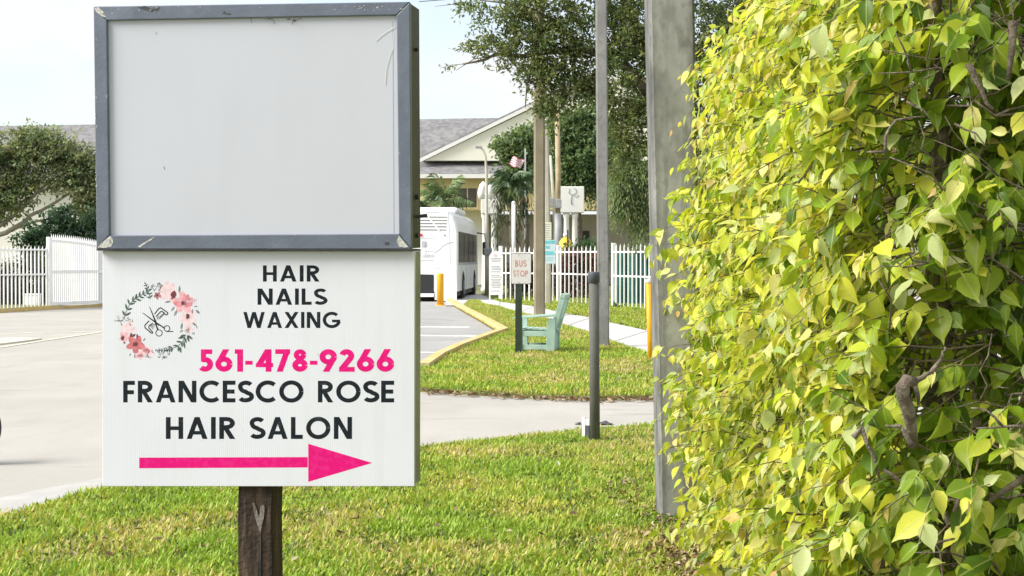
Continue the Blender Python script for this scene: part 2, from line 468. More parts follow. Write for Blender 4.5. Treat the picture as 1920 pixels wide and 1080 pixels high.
# worn concrete kerb lip at the lawn's left edge
kerb_in = g2([(-260, 1046), (0, 970), (60, 953), (120, 936), (190, 916), (240, 910)], .05)
kerb_out = g2([(250, 906), (190, 904), (120, 917), (60, 929), (0, 942), (-260, 1003)], .0)
b = MB()
nk = 6
ki = [(x, y, .052) for x, y in kerb_in]
ko = [(x, y, .03) for x, y in kerb_out[::-1]]
kb = [(x, y, -.02) for x, y in kerb_out[::-1]]
for i in range(nk - 1):
    b.add([ki[i], ki[i+1], ko[i+1], ko[i]], [(3, 2, 1, 0)])
    b.add([ko[i], ko[i+1], kb[i+1], kb[i]], [(3, 2, 1, 0)])
    b.add([ki[i], ki[i+1], (ki[i+1][0], ki[i+1][1], -.02), (ki[i][0], ki[i][1], -.02)], [(0, 1, 2, 3)])
kind(fix_normals(b.build('concrete_kerb', M['kerb'])), 'structure')

# parking asphalt, its lines
sheet('parking_lot', g2([(380, 640), (560, 566), (838, 566), (860, 580), (905, 606), (935, 625), (905, 636), (850, 656), (789, 692), (760, 712), (640, 735), (430, 720)]), .004, M['asphalt'])
def stripe(name, pts, w, z, m):
    P2 = [Vector((x, y, 0)) for x, y in pts]
    L, R = [], []
    for i, p in enumerate(P2):
        t = (P2[min(i+1, len(P2)-1)] - P2[max(i-1, 0)]).normalized()
        nn = Vector((-t.y, t.x, 0)) * w / 2
        L.append(p + nn); R.append(p - nn)
    bb = MB()
    for i in range(len(P2)-1):
        bb.add([(*L[i].xy, z), (*R[i].xy, z), (*R[i+1].xy, z), (*L[i+1].xy, z)], [(0, 1, 2, 3)])
    o = bb.build(name, m); kind(o, 'structure')
    return o
stripe('parking_line', g2([(700, 613), (880, 614)]), .45, .008, M['line'])
stripe('parking_line', g2([(700, 629), (897, 631)]), .35, .008, M['line'])
stripe('parking_line', g2([(700, 660), (836, 662)]), .22, .008, M['line'])
stripe('lane_line', g2([(-200, 632), (0, 627), (60, 624), (190, 622), (420, 618)]), .22, .004, M['pale_line'])
stripe('lane_line', g2([(-200, 668), (0, 652), (75, 640), (190, 623)]), .14, .008, M['pale_line'])
# raised median nose at the far left
b = MB(); med = g2([(-240, 664), (0, 647), (50, 641), (78, 637), (40, 635.5), (0, 636.5), (-240, 645)])
b.prism([(x, y, .03) for x, y in med], (0, 0, -.06)); kind(fix_normals(b.build('road_median', M['pale_line'])), 'structure')

# grass island with yellow kerb
KERB = g2([(780, 698), (812, 676), (850, 658), (905, 637), (936, 626), (905, 607), (872, 588), (848, 573), (838, 566)])
isl = KERB + g2([(900, 566), (905, 573), (935, 578), (969, 589), (1023, 601), (1057, 614), (1108, 630), (1142, 644), (1215, 669), (1300, 700), (1420, 735), (1420, 752), (1230, 750), (1100, 751), (1000, 748), (900, 742), (789, 735), (740, 728)])
slab('grass_island', isl, .05, M['soil'])
b = MB()
kp = [Vector((x, y, 0)) for x, y in KERB]
inn = []
for i, p in enumerate(kp):
    t = (kp[min(i+1, len(kp)-1)] - kp[max(i-1, 0)]).normalized()
    inn.append(p + Vector((t.y, -t.x, 0)) * .19)
pr = lambda p, q: [(p.x, p.y, -.02), (p.x, p.y, .10), (p.x + (q.x-p.x)*.2, p.y + (q.y-p.y)*.2, .135), (q.x, q.y, .135), (q.x, q.y, -.02)]
rings = [pr(p, q) for p, q in zip(kp, inn)]
for a_, c_ in zip(rings[:-1], rings[1:]):
    for k in range(4):
        b.add([a_[k], a_[k+1], c_[k+1], c_[k]], [(0, 1, 2, 3)])
b.add(rings[0], [(0, 1, 2, 3, 4)]); b.add(rings[-1], [(0, 1, 2, 3, 4)])
kind(fix_normals(b.build('yellow_kerb', M['yellow_kerb'])), 'structure')

# sidewalk and the verge up to the fence
walk_low = g2([(836, 572), (900, 571), (935, 576), (969, 588), (1023, 600), (1057, 613), (1108, 629), (1142, 643), (1215, 668), (1300, 699), (1430, 738)], .06)
walk_up = g2([(1430, 662), (1300, 636), (1215, 620), (1142, 604), (1108, 595), (1067, 589), (1001, 574), (938, 566), (900, 552), (836, 548)], .06)
slab('sidewalk', walk_low + walk_up, .06, M['sidewalk'])
verge = walk_up[:-1] + [(-1.2, 70), (14, 70), (16, 40)]
slab('verge', verge, .05, M['soil'])
walk_mid = [((Vector(a) + Vector(c)) / 2) for a, c in zip(walk_low, walk_up[::-1])]
for i in range(2, 9):                          # control joints across the walk
    a, c = walk_low[i], walk_up[::-1][min(i, 9)]
    stripe('sidewalk_joint', [a, c], .03, .0645, M['board_side'])
# left verge behind the far-left kerb
b = MB(); lk = g2([(-300, 602), (0, 587), (60, 583), (130, 578.5), (200, 575)]); lku = [(x, y + .35) for x, y in lk]
for i in range(len(lk)-1):
    b.prism([(*lk[i], .13), (*lk[i+1], .13), (*lku[i+1], .13), (*lku[i], .13)], (0, 0, -.2))
kind(fix_normals(b.build('far_kerb', M['yellow_kerb'])), 'structure')
slab('far_verge', lku + [(-8, 80), (-60, 80), (-60, 46)], .06, M['soil'])

# ---------------------------------------------------------------- the salon sign
def sign_plane(depth, yaw):
    n = Vector((-math.sin(yaw), -math.cos(yaw), 0))
    u = Vector((math.cos(yaw), -math.sin(yaw), 0))
    org = P(480, 485, depth)
    return org, n, u
YAW = math.radians(5.2)
S_ORG, S_N, S_U = sign_plane(5.0, YAW)
def on_plane(px, py, back=0.0):
    r = ray(px, py); c = Vector((0, 0, CAM_H)); o = S_ORG - S_N * back
    return c + r * ((o - c).dot(S_N) / r.dot(S_N))
sg_base = Vector((S_ORG.x, S_ORG.y, .04))
sign = thing('salon_sign', 'tall roadside sign with blank grey cabinet above a white hair salon board', 'sign', sg_base)
def s_build(mb, name, m, smooth=False):
    mb.v = [tuple(Vector(p) - sg_base) for p in mb.v]
    return mb.build(name, m, sign, smooth)

oc = [(175, 12), (768.5, 3), (771.5, 467), (181, 467)]           # cabinet outline
ic = [(200, 38), (743.5, 28), (748, 438.5), (205, 441.5)]    # panel outline
O = [on_plane(*p) for p in oc]
I = [on_plane(*p) for p in ic]
DEP = .215
bk = -S_N * DEP
BKP = [O[0] + bk, on_plane(787, 16, DEP), on_plane(789.5, 466, DEP), O[3] + bk]   # the old box has racked: front and back no longer quite square
b = MB()                                                      # cabinet: side walls and back
for i in range(4):
    j = (i+1) % 4
    ins = (O[0]+O[1]+O[2]+O[3]) / 4
    sh = lambda p: p + (ins - p) * .006 - S_N * .012
    a_, c_ = sh(O[i]), sh(O[j])
    th = (ins - (a_ + c_) / 2) * .05
    ka, kc = BKP[i] + (ins - O[i]) * .006, BKP[j] + (ins - O[j]) * .006
    b.prism([a_, c_, kc, ka], th)
b.prism([p + (ins - o_) * .006 - S_N * .002 for p, o_ in zip(BKP, O)], -S_N * .006)
fix_normals(s_build(b, 'cabinet', M['cabinet']))
b = MB(); b.prism([p - S_N * .014 for p in I], -S_N * .006)
fix_normals(s_build(b, 'face_panel', M['face_panel']))
rails = []
for i in range(4):
    j = (i+1) % 4
    b = MB()
    g = .0006 * (O[j] - O[i]).normalized()
    b.prism([O[i] + g, O[j] - g, I[j] - g, I[i] + g], -S_N * .030)
    o = fix_normals(s_build(b, 'frame_rail', M['frame']))
    bv = o.modifiers.new('edge', 'BEVEL'); bv.width = .003; bv.segments = 2; bv.limit_method = 'ANGLE'
    rails.append(o)
# top return of the frame (folded sheet edge) and bottom lip
b = MB(); b.prism([on_plane(181, 466, .0), on_plane(772, 466, .0), on_plane(772, 470, .0), on_plane(181, 470, .0)], -S_N * .2)
fix_normals(s_build(b, 'bottom_lip', M['cabinet']))
# bare metal at the corners and along the top, small torn flakes
def flat(name, polys, m, back, step=.00001):
    if name in ('paint_flake', 'rust_mark', 'arrow_'):
        for pl in polys:
            b = MB(); b.add([on_plane(x, y, back) for x, y in pl], [tuple(range(len(pl)))[::-1]]); o = s_build(b, name, m)
        return o
    b = MB()
    for k, pl in enumerate(polys):
        b.add([on_plane(x, y, back - k * step) for x, y in pl], [tuple(range(len(pl)))[::-1]])
    o = s_build(b, name, m)
    if name in ('paint_chip', 'tear_mark', 'film_crease'): kind(o, 'stuff')
    return o
def rough_poly(cx, cy, rx, ry, n=12, jit=.35, rot=0):
    q = []
    for k in range(n):
        a = -2*math.pi*k/n; s = 1 + rnd.uniform(-jit, jit)
        x, y = rx*math.cos(a)*s, ry*math.sin(a)*s
        q.append((cx + x*math.cos(rot) - y*math.sin(rot), cy + x*math.sin(rot) + y*math.cos(rot)))
    return q
flat('paint_flake', [[(183, 464), (189, 457), (198, 449), (206, 443), (211, 447), (212, 455), (208, 462), (196, 465)],
                     [(748, 441), (752, 447), (758, 454), (766, 463), (758, 464), (748, 462), (744, 452)],
                     [(176, 14), (184, 13), (196, 24), (199, 33), (190, 30), (180, 22)],
                     [(258, 462), (275, 452), (290, 443), (287, 448), (272, 457), (262, 464)]], M['bare'], -.0006)
flat('rust_mark', [[(258, 14), (272, 11), (285, 17), (300, 13), (297, 19), (284, 22), (272, 19)],
                   [(417, 25), (421, 20), (424, 24), (433, 25), (432, 28), (424, 27)],
                   rough_poly(726, 457, 6, 4), rough_poly(500, 33, 9, 1.2), rough_poly(542, 36, 5, 1.5), rough_poly(552, 39, 3, 2)], M['flake'], -.0007)
scr = []
for k in range(46):
    x = rnd.choice([rnd.uniform(640, 765), rnd.uniform(640, 765), rnd.uniform(190, 340), rnd.uniform(340, 640)])
    scr.append(rough_poly(x, 12 - (x - 175) / 593 * 9 + rnd.uniform(2, 15), rnd.uniform(.5, 2.2), rnd.uniform(.3, .9), 6, .4, rnd.uniform(-1, 1)))
for k in range(16):
    scr.append(rough_poly(180 + rnd.uniform(-2, 3), rnd.uniform(60, 440), rnd.uniform(.4, .9), rnd.uniform(.6, 4), 6, .4))
flat('paint_chip', scr, M['bare'], -.0005, .00002)
# panel seam, film crease with its lit and shaded sides painted as strips, tear marks under the top rail
flat('panel_seam', [[(736, 40), (737.2, 40), (739.5, 437), (738, 437)]], M['seam'], .0136)
cre = []
def hair(pts, w=1.0):
    out = []
    for (x0, y0), (x1, y1) in zip(pts[:-1], pts[1:]):
        d = math.hypot(x1-x0, y1-y0); nx, ny = -(y1-y0)/d*w/2, (x1-x0)/d*w/2
        out.append([(x0+nx, y0+ny), (x1+nx, y1+ny), (x1-nx, y1-ny), (x0-nx, y0-ny)])
    return out
flat('film_crease', hair([(705, 76), (716, 66), (728, 58), (741, 50)], 2.4) + hair([(722, 160), (724, 130), (731, 105), (737, 90), (738, 60)], 1.6), M['crease'], .0132)
flat('film_crease', hair([(706, 78), (717, 68), (729, 60), (742, 52)], .9) + hair([(723.5, 160), (725.5, 131), (732.5, 106), (738.5, 91)], .8), M['crease_dark'], .0130)
flat('tear_mark', hair([(500, 33), (514, 38), (514, 45)], .8) + hair([(548, 46), (550, 36), (556, 38), (566, 34)], .8) + hair([(470, 34), (472, 43)], .7) + hair([(307, 312), (309, 318)], 1.0) + hair([(292, 60), (294, 65)], .8), M['flake'], .0134)
# bolts and an anchor rod on the cabinet side
side_c = (O[1] + O[2]) / 2
for py_, r_ in ((92, .007), (368, .009), (440, .008)):
    p0 = on_plane(768.5 + (py_-3)*.0065, py_).lerp(on_plane(788, py_ + 2, DEP), .55)
    b = MB(); b.tube([p0 - S_U*.004, p0 + S_U * .008], r_, 8)
    s_build(b, 'bolt', M['cabinet'])
p0 = on_plane(771, 407).lerp(on_plane(789, 407, DEP), .6)
b = MB(); b.tube([p0 - S_U*.01, p0 + S_U*.035 + Vector((0, 0, .006))], .006, 8)
s_build(b, 'anchor_rod', M['flake'])

# lower board
BB = .028
bc = [(192, 470.5), (778, 470.5), (777, 912), (192, 912)]
BQ = [on_plane(*p, BB) for p in bc]
b = MB(); b.prism(BQ, -S_N * .018)
o = fix_normals(s_build(b, 'message_board', M['board']))
bv = o.modifiers.new('edge', 'BEVEL'); bv.width = .002; bv.segments = 2; bv.limit_method = 'ANGLE'
ctr = sum(BQ, Vector()) / 4
for (d0, d1, k, bot) in ((.0185, .075, .004, 1.0), (.077, .135, .0025, .985)):
    b = MB()
    b.prism([ctr + (p - ctr) * (1 - k) - S_N * d0 for p in BQ], -S_N * (d1 - d0))
    fix_normals(s_build(b, 'back_board', M['board_side']))

# wooden post
pc = on_plane(489, 912, .11)
post_m = Matrix.Translation(Vector((pc.x, pc.y, 0))) @ Matrix.Rotation(-YAW, 4, 'Z')
b = MB(); hw = .0615
zs = [-.3, .05, .3, .55, .72, .83, 1.0, 1.6, 2.2]
pv = []
for z in zs:
    for (sx, sy) in ((-1,-1),(-.8,-1.0),(-.35,-1.015),(.1,-.99),(.55,-1.01),(.85,-1),(1,-.8),(1,1),(-1,1),(-1,-.8)):
        j = rnd.uniform(-.0022, .0022) if z < 1 else 0
        pv.append(post_m @ Vector((sx*hw + j, sy*hw + j, z)))
k_ = 10
fs = [(i*k_+a, i*k_+(a+1) % k_, (i+1)*k_+(a+1) % k_, (i+1)*k_+a) for i in range(len(zs)-1) for a in range(k_)]
b.add(pv, fs); fix_normals(s_build(b, 'post', M['wood']))
# split wood and the drying crack on the post face
def on_post(px, py, out=.003):
    n = post_m.to_3x3() @ Vector((0, -1, 0)); o_ = post_m @ Vector((0, -hw*1.012, 0)) + n * out
    r = ray(px, py); c = Vector((0, 0, CAM_H))
    return c + r * ((o_ - c).dot(n) / r.dot(n))
b = MB(); pl = [(473, 943), (477, 944), (481, 955), (484, 968), (487, 963), (488, 951), (493, 946), (496, 951), (495, 966), (491, 986), (488, 1003), (484, 988), (477, 966)]
b.prism([on_post(x, y) for x, y in pl], -(post_m.to_3x3() @ Vector((0, -1, 0))) * .004)
fix_normals(s_build(b, 'wood_split', M['chip']))
b = MB(); pl = [(487.2, 1001), (488.6, 1000), (489.5, 1020), (488.2, 1060), (489.2, 1100), (488, 1100), (486.8, 1040)]
b.prism([on_post(x, y, .0022) for x, y in pl], -(post_m.to_3x3() @ Vector((0, -1, 0))) * .003)
fix_normals(s_build(b, 'drying_crack', M['flake']))

# ---- lettering: every glyph drawn from strokes in units of the cap height
def arc(cx, cy, rx, ry, a0, a1, n=14):
    return [(cx + rx*math.cos(math.radians(a0 + (a1-a0)*i/n)), cy + ry*math.sin(math.radians(a0 + (a1-a0)*i/n))) for i in range(n+1)]
def stroke(pts, w):
    L, R = [], []
    for i, p in enumerate(pts):
        a = pts[max(i-1, 0)]; c = pts[min(i+1, len(pts)-1)]
        d = math.hypot(c[0]-a[0], c[1]-a[1]); nx, ny = -(c[1]-a[1])/d, (c[0]-a[0])/d
        k = 1.0
        if 0 < i < len(pts)-1:
            d1 = (p[0]-a[0], p[1]-a[1]); l1 = math.hypot(*d1); cs = abs((-d1[1]/l1)*nx + (d1[0]/l1)*ny); k = 1/max(cs, .5)
        L.append((p[0]+nx*w/2*k, p[1]+ny*w/2*k)); R.append((p[0]-nx*w/2*k, p[1]-ny*w/2*k))
    return [[L[i], R[i], R[i+1], L[i+1]] for i in range(len(pts)-1)]
def diag(p, q, w):                              # a slanting leg cut level at its ends
    d = math.hypot(q[0]-p[0], q[1]-p[1]); hwid = w/2 * d / max(abs(q[1]-p[1]), 1e-6)
    return [[(p[0]-hwid, p[1]), (p[0]+hwid, p[1]), (q[0]+hwid, q[1]), (q[0]-hwid, q[1])]]
def bar(x0, y0, x1, y1): return [[(x0, y0), (x1, y0), (x1, y1), (x0, y1)]]
def glyph(c, w):
    h = w/2
    if c == 'H': return .70, bar(0,0,w,1) + bar(.70-w,0,.70,1) + bar(w*.9,.5-h,.70-w*.9,.5+h*.8)
    if c == 'I': return w, bar(0,0,w,1)
    if c == 'A': return .84, diag((h*1.05,0),(.42,1.0),w) + diag((.84-h*1.05,0),(.42,1.0),w) + bar(.22,.20,.62,.20+w*.85) 
    if c == 'N': return .76, bar(0,0,w,1) + bar(.76-w,0,.76,1) + diag((h*1.2,1),(.76-h*1.2,0),w)
    if c == 'L': return .50, bar(0,0,w,1) + bar(w*.9,0,.50,w)
    if c == 'E': return .54, bar(0,0,w,1) + bar(w*.9,0,.54,w) + bar(w*.9,1-w,.54,1) + bar(w*.9,.5-h,.50,.5+h)
    if c == 'F': return .50, bar(0,0,w,1) + bar(w*.9,1-w,.50,1) + bar(w*.9,.47-h,.46,.47+h)
    if c == 'R': return .64, bar(0,0,w,1) + stroke([(w*.5,1-h),(.29,1-h)] + arc(.29,.72,.24,.28-h,90,-90)[1:] + [(w*.5,.44+h)], w) + diag((.27,.47),(.64-h*1.1,0),w)
    if c == 'O': return 1.02, stroke(arc(.51,.5,.51-h,.51-h,0,360,32), w)
    if c == 'C': return .86, stroke(arc(.51,.5,.51-h,.51-h,48,312,24), w)
    if c == 'G': return .98, stroke(arc(.51,.5,.51-h,.51-h,46,350,26), w) + bar(.52,.5-w*.75,.97,.5+w*.1) 
    if c == 'S': return .60, stroke(arc(.31,.735,.235,.265-h,28,180,12) + arc(.31,.735,.235,.235,180,262,6)[1:] + arc(.29,.27,.27,.27-h+.0,82,-90,14)[1:] + arc(.29,.27,.25,.27-h,-90,-150,6)[1:], w)
    if c == 'W': return 1.22, diag((h*1.1,1),(.34,0),w) + diag((.61,1),(.34,0),w) + diag((.61,1),(.88,0),w) + diag((1.22-h*1.1,1),(.88,0),w)
    if c == 'X': return .80, diag((h*1.2,0),(.80-h*1.2,1),w) + diag((.80-h*1.2,0),(h*1.2,1),w)
    if c == 'B': return .60, bar(0,0,w,1) + stroke([(w*.5,1-h),(.26,1-h)] + arc(.26,.745,.22,.255-h,90,-90)[1:] + [(w*.5,.49+h)], w) + stroke([(w*.5,.52-h),(.29,.52-h)] + arc(.29,.26,.25,.26-h,90,-90)[1:] + [(w*.5,h)], w)
    if c == 'U': return .66, stroke([(h,1),(h,.34)] + arc(.33,.34,.33-h,.34-h,180,360)[1:] + [(.66-h,1)], w)
    if c == 'T': return .62, bar(.31-h,0,.31+h,1-w) + bar(0,1-w,.62,1)
    if c == 'P': return .58, bar(0,0,w,1) + stroke([(w*.5,1-h),(.28,1-h)] + arc(.28,.71,.24,.29-h,90,-90)[1:] + [(w*.5,.42+h)], w)
    if c == '-': return .30, bar(0,.40-h*.75,.30,.40+h*.75)
    if c == '1': return .34, bar(.34-w,0,.34,1) + bar(0,1-w*.85,.34-w*.9,1)
    if c == '4': return .74, bar(.44,0,.44+w,1) + diag((h*1.3,.26),(.44+h*.9,1),w) + bar(.05,.20,.74,.20+w*.82)
    if c == '7': return .60, bar(0,1-w*.9,.60,1) + diag((.18,0),(.60-h*1.15,1-w*.5),w)
    if c == '5': return .60, bar(.10,1-w*.9,.56,1) + bar(.10,.52,.10+w*.9,1-w*.5) + stroke([(.12,.56)] + arc(.27,.33,.33-h,.33-h,100,-140,18), w)
    if c == '6': return .70, stroke(arc(.35,.34,.35-h,.34-h,0,360,24), w) + diag((h*1.25,.42),(.44,1),w)
    if c == '9': return .70, stroke(arc(.35,.66,.35-h,.34-h,0,360,24), w) + diag((.26,0),(.70-h*1.25,.58),w)
    if c == '8': return .62, stroke(arc(.31,.75,.265-h,.25-h*.9,0,360,20), w*.9) + stroke(arc(.31,.29,.31-h,.29-h,0,360,22), w)
    if c == '2': return .62, stroke(arc(.30,.70,.30-h,.30-h,165,-28,16) + [(.12,w*.6)], w) + bar(0,0,.62,w*.9)
    if c == 'd': return .56, stroke(arc(.26,.26,.26-h,.26-h,0,360,16), w) + bar(.52-w,0,.52,1)
    if c == 'e': return .54, stroke(arc(.27,.26,.27-h,.26-h,0,310,16), w) + bar(.04,.24,.5,.24+w)
    if c == 'n': return .5, bar(0,0,w,.52) + stroke(arc(.25,.28,.25-h,.24-h,180,0,10) + [(.5-h,0)], w)
    return .34, []
def text_quads(txt, w, gap):
    x = 0; qs = []
    for c in txt:
        adv, g = glyph(c, w)
        qs += [[(p[0]+x, p[1]) for p in q] for q in g]
        x += adv + gap
    return qs, x - gap
def letters(mb, txt, frame, w=.17, gap=.13, m=0, step=.0000015):
    """frame(s, t, lift) -> 3-D point for s, t in 0..1 over the line's box"""
    qs, tot = text_quads(txt, w, gap)
    for k, q in enumerate(qs):
        pts = [frame(x / tot, y, k * step) for x, y in q]
        a = (pts[1]-pts[0]).cross(pts[2]-pts[0])
        mb.add(pts, [tuple(range(len(pts)))], m)
def board_line(txt, x0, y0, x1, y1, m, w=.17, gap=.13):
    A, B_, C_ = on_plane(x0, y1, BB), on_plane(x1, y1, BB), on_plane(x0, y0, BB)
    b = MB()
    letters(b, txt, lambda s, t, l: A + (B_-A)*s + (C_-A)*t + S_N * (.00012 + l), w, gap)
    return s_build(b, 'lettering', m)
board_line('HAIR', 493, 497.5, 599, 528, M['ink'], .192, .16)
board_line('NAILS', 483, 541, 612, 571.5, M['ink'], .192, .14)
board_line('WAXING', 456, 585, 638, 615, M['ink'], .192, .13)
board_line('561-478-9266', 372, 655, 739, 697, M['pink'], .235, .085)
board_line('FRANCESCO', 231, 714, 569, 754.5, M['ink'], .192, .125)
board_line('ROSE', 596, 714, 739, 754.5, M['ink'], .192, .125)
board_line('HAIR', 311, 782, 441, 823, M['ink'], .192, .14)
board_line('SALON', 469, 782, 660, 823, M['ink'], .192, .14)
for q in ([[(261, 858), (577, 857), (577, 876.5), (261, 878)]], ):
    flat('arrow', q + [[(578, 832), (698, 868), (578, 903.5)]], M['pink'], BB - .00015)

# ---- printed wreath with scissors and combs
def leafp(x, y, ang, L, W):
    a = math.radians(ang); ca, sa = math.cos(a), -math.sin(a)
    q = []
    for t, s in ((0,0),(.3,.8),(.55,1),(.8,.6),(1,0),(.8,-.55),(.5,-.9),(.25,-.7)):
        q.append((x + ca*t*L - sa*s*W/2, y + sa*t*L + ca*s*W/2))
    return q
def flower(x, y, r, n=5, rot=0, wob=.15):
    out = []
    for k in range(n):
        a = rot + 2*math.pi*k/n
        out.append(rough_poly(x + math.cos(a)*r*.55, y + math.sin(a)*r*.55, r*.46, r*.36, 9, wob, a))
    return out
Q = {}
def put(m, polys): Q.setdefault(m, []).extend(polys)
def sprig(m, pts, n, L, W, spread=48, stem=1.1):
    put(m, hair(pts, stem))
    for k in range(n):
        t = (k + .5) / n * (len(pts) - 1); i = min(int(t), len(pts)-2); f = t - i
        x = pts[i][0] + (pts[i+1][0]-pts[i][0])*f; y = pts[i][1] + (pts[i+1][1]-pts[i][1])*f
        d = math.degrees(math.atan2(-(pts[i+1][1]-pts[i][1]), pts[i+1][0]-pts[i][0]))
        sc = 1 - .3 * t / (len(pts)-1)
        for sgn in (-1, 1):
            put(m, [leafp(x, y, d + sgn*(spread + rnd.uniform(-9, 9)), L*sc*rnd.uniform(.85, 1.15), W*sc)])
    put(m, [leafp(*pts[-1], d, L*.8, W*.8)])
C5 = lambda x, y: (200 + x/5.4, 490 + y/5.4)
# pale sprays first, petals, then dark leaves
put('petal_pale', flower(*C5(620, 300), 19, 6, .3, .3)); put('petal_pale', flower(*C5(820, 570), 17, 5, .5, .2)); put('petal_pale', flower(*C5(215, 680), 16, 5, .1, .25))
put('petal_pale', flower(*C5(420, 920), 12, 5, .6, .3)); put('petal_pale', flower(*C5(860, 400), 9, 5, .6, .3)); put('petal_pale', flower(*C5(830, 690), 9, 5, .2, .3))
put('petal_light', flower(*C5(775, 420), 21, 5, .9, .2)); put('petal_light', flower(*C5(180, 770), 10, 5, .2, .3)); put('petal_light', flower(*C5(335, 950), 9, 5, .2, .3))
put('petal_light', [leafp(*C5(700, 400), 150, 12, 9), leafp(*C5(760, 360), 95, 10, 9)])
put('petal_pink', flower(*C5(800, 370), 8, 5, .4, .2)); put('petal_pink', [rough_poly(*C5(720, 430), 9, 5, 9, .2, .3), rough_poly(*C5(830, 440), 8, 4, 9, .2, -.3), rough_poly(*C5(400, 900), 8, 5, 9, .3, .4)])
put('petal_coral', flower(*C5(290, 840), 18, 5, .25, .18)); put('petal_pink', [rough_poly(*C5(250, 790), 6, 4, 9, .2, .5), rough_poly(*C5(330, 870), 7, 4, 9, .2, .3)])
put('petal_mauve', flower(*C5(512, 345), 7.5, 5, .3, .2)); put('petal_mauve', [rough_poly(*C5(775, 420), 6, 4.5, 9, .35), rough_poly(*C5(165, 775), 4, 5, 9, .3), rough_poly(*C5(340, 955), 4.5, 3, 9, .3), rough_poly(*C5(400, 900), 4, 2.5, 9, .3)])
for (x, y, r) in ((678, 335, 5.5), (822, 560, 4.2), (292, 838, 4.4), (772, 425, 2.6), (512, 345, 2.2), (165, 770, 2)):
    put('flower_eye', [rough_poly(*C5(x, y), r*.9, r*1.1, 10, .35)])
put('flower_eye', [rough_poly(*C5(668, 370), 3.5, 1.6, 8, .3, -.4)])
for (x, y, a, L, W) in ((735, 325, 88, 15, 4.5), (650, 405, 190, 12, 4), (690, 455, 235, 12, 4), (715, 490, 245, 14, 5), (880, 460, 10, 8, 2.5), (868, 480, 270, 10, 3.5), (900, 490, 318, 11, 5), (765, 620, 262, 14, 4.5), (865, 620, 325, 10, 4.5), (900, 640, 295, 9, 2),
                        (780, 700, 200, 9, 3), (370, 810, 60, 8, 3), (245, 930, 245, 6, 3), (285, 935, 270, 9, 3.5)):
    put('ink_sage', [leafp(*C5(x, y), a, L, W)])
sprig('ink_green', [C5(175, 585), C5(200, 500), C5(235, 430), C5(275, 390)], 4, 13, 4.6, 42)
sprig('ink_green', [C5(275, 390), C5(345, 345), C5(420, 300)], 4, 11, 4.2, 50)
sprig('ink_green', [C5(440, 385), C5(425, 300), C5(395, 235)], 5, 7, 3, 60)
sprig('ink_green', [C5(800, 740), C5(770, 810), C5(720, 860), C5(640, 890)], 4, 13, 4.4, 48)
sprig('ink_green', [C5(660, 885), C5(590, 900), C5(530, 900)], 5, 7, 2.6, 55)
put('ink_green', [leafp(*C5(800, 745), 195, 11, 4.5), leafp(*C5(815, 745), 285, 14, 4.5), leafp(*C5(820, 745), 318, 13, 4), leafp(*C5(740, 860), 280, 13, 4.6), leafp(*C5(780, 800), 278, 16, 4)])
put('flower_eye', [leafp(*C5(240, 770), 75, 9, 4.5), leafp(*C5(255, 765), 40, 9, 4.5), leafp(*C5(310, 780), 95, 9, 3.4), leafp(*C5(165, 800), 120, 8, 3.5), leafp(*C5(190, 830), 160, 5, 3)])
for cx, cy, n_ in ((500, 260, 9), (240, 610, 8), (850, 700, 9), (430, 930, 11), (540, 930, 14), (130, 590, 6), (590, 960, 8), (865, 400, 5)):
    for k in range(n_):
        x, y = C5(cx + rnd.uniform(-50, 50), cy + rnd.uniform(-38, 38))
        a = rnd.uniform(0, 6.28); r = rnd.uniform(1.2, 2.6)
        pts = [(x + r*math.cos(a + t*.9), y + r*math.sin(a + t*.9)) for t in range(5)]
        put('ink_sage' if rnd.random() < .4 else 'flower_eye' if rnd.random() < .4 else 'ink_green', hair(pts, .7))
for x0, y0, x1, y1 in ((480, 300, 520, 225), (520, 300, 560, 245), (540, 270, 535, 220), (100, 600, 150, 600), (110, 570, 150, 640), (480, 300, 455, 260)):
    put('ink_green', hair([C5(x0, y0), C5((x0+x1)/2+6, (y0+y1)/2), C5(x1, y1)], .8))
    put('ink_green', [rough_poly(*C5(x1, y1), 1.3, 1.3, 7, .1)])
wr = []
order = ['petal_pale', 'petal_light', 'petal_pink', 'petal_coral', 'petal_mauve', 'ink_sage', 'ink_green', 'flower_eye']
b = MB(); lift = 0
for mi, nm in enumerate(order):
    for pl in Q.get(nm, []):
        lift += 1
        b.add([on_plane(x, y, BB - .0001 - lift * 1.2e-6) for x, y in pl], [tuple(range(len(pl)))], mi)
s_build(b, 'flower_wreath', [M[n] for n in order])
tools = []
def ring(x, y, r, w): return hair([(x + r*math.cos(2*math.pi*k/16), y + r*math.sin(2*math.pi*k/16)) for k in range(17)], w)
tools += [[C5(428, 450), C5(442, 470), C5(505, 610), C5(490, 622)], [C5(355, 518), C5(375, 525), C5(540, 640), C5(530, 655)]]
tools += hair([C5(490, 610), C5(520, 700)], 2.8) + hair([C5(530, 640), C5(590, 680)], 2.4) + ring(*C5(530, 725), 6.0, 1.6) + ring(*C5(610, 680), 5.4, 1.6) + hair([C5(610, 712), C5(675, 710)], 1.6)
tools += hair([C5(485, 535), C5(525, 480), C5(548, 470), C5(618, 520), C5(618, 535), C5(602, 545), C5(560, 505), C5(548, 508), C5(500, 560)], 2.0)
for k in range(7): tools += hair([C5(512 + k*9, 590 - k*10), C5(512 + k*13, 560 - k*8)] if k < 2 else [C5(508 + k*11, 610 - k*10), C5(500 + k*11 + 20, 568 - k*9)], .9)
tools += hair([C5(430, 600), C5(385, 650), C5(388, 672), C5(455, 730), C5(468, 722), C5(425, 672), C5(428, 655), C5(468, 625)], 2.0)
for k in range(5): tools += hair([C5(440 + k*9, 650 - k*4), C5(470 + k*6, 690 - k*12)], .9)
flat('scissors_emblem', tools, M['ink'], BB - .00015, .0000015)

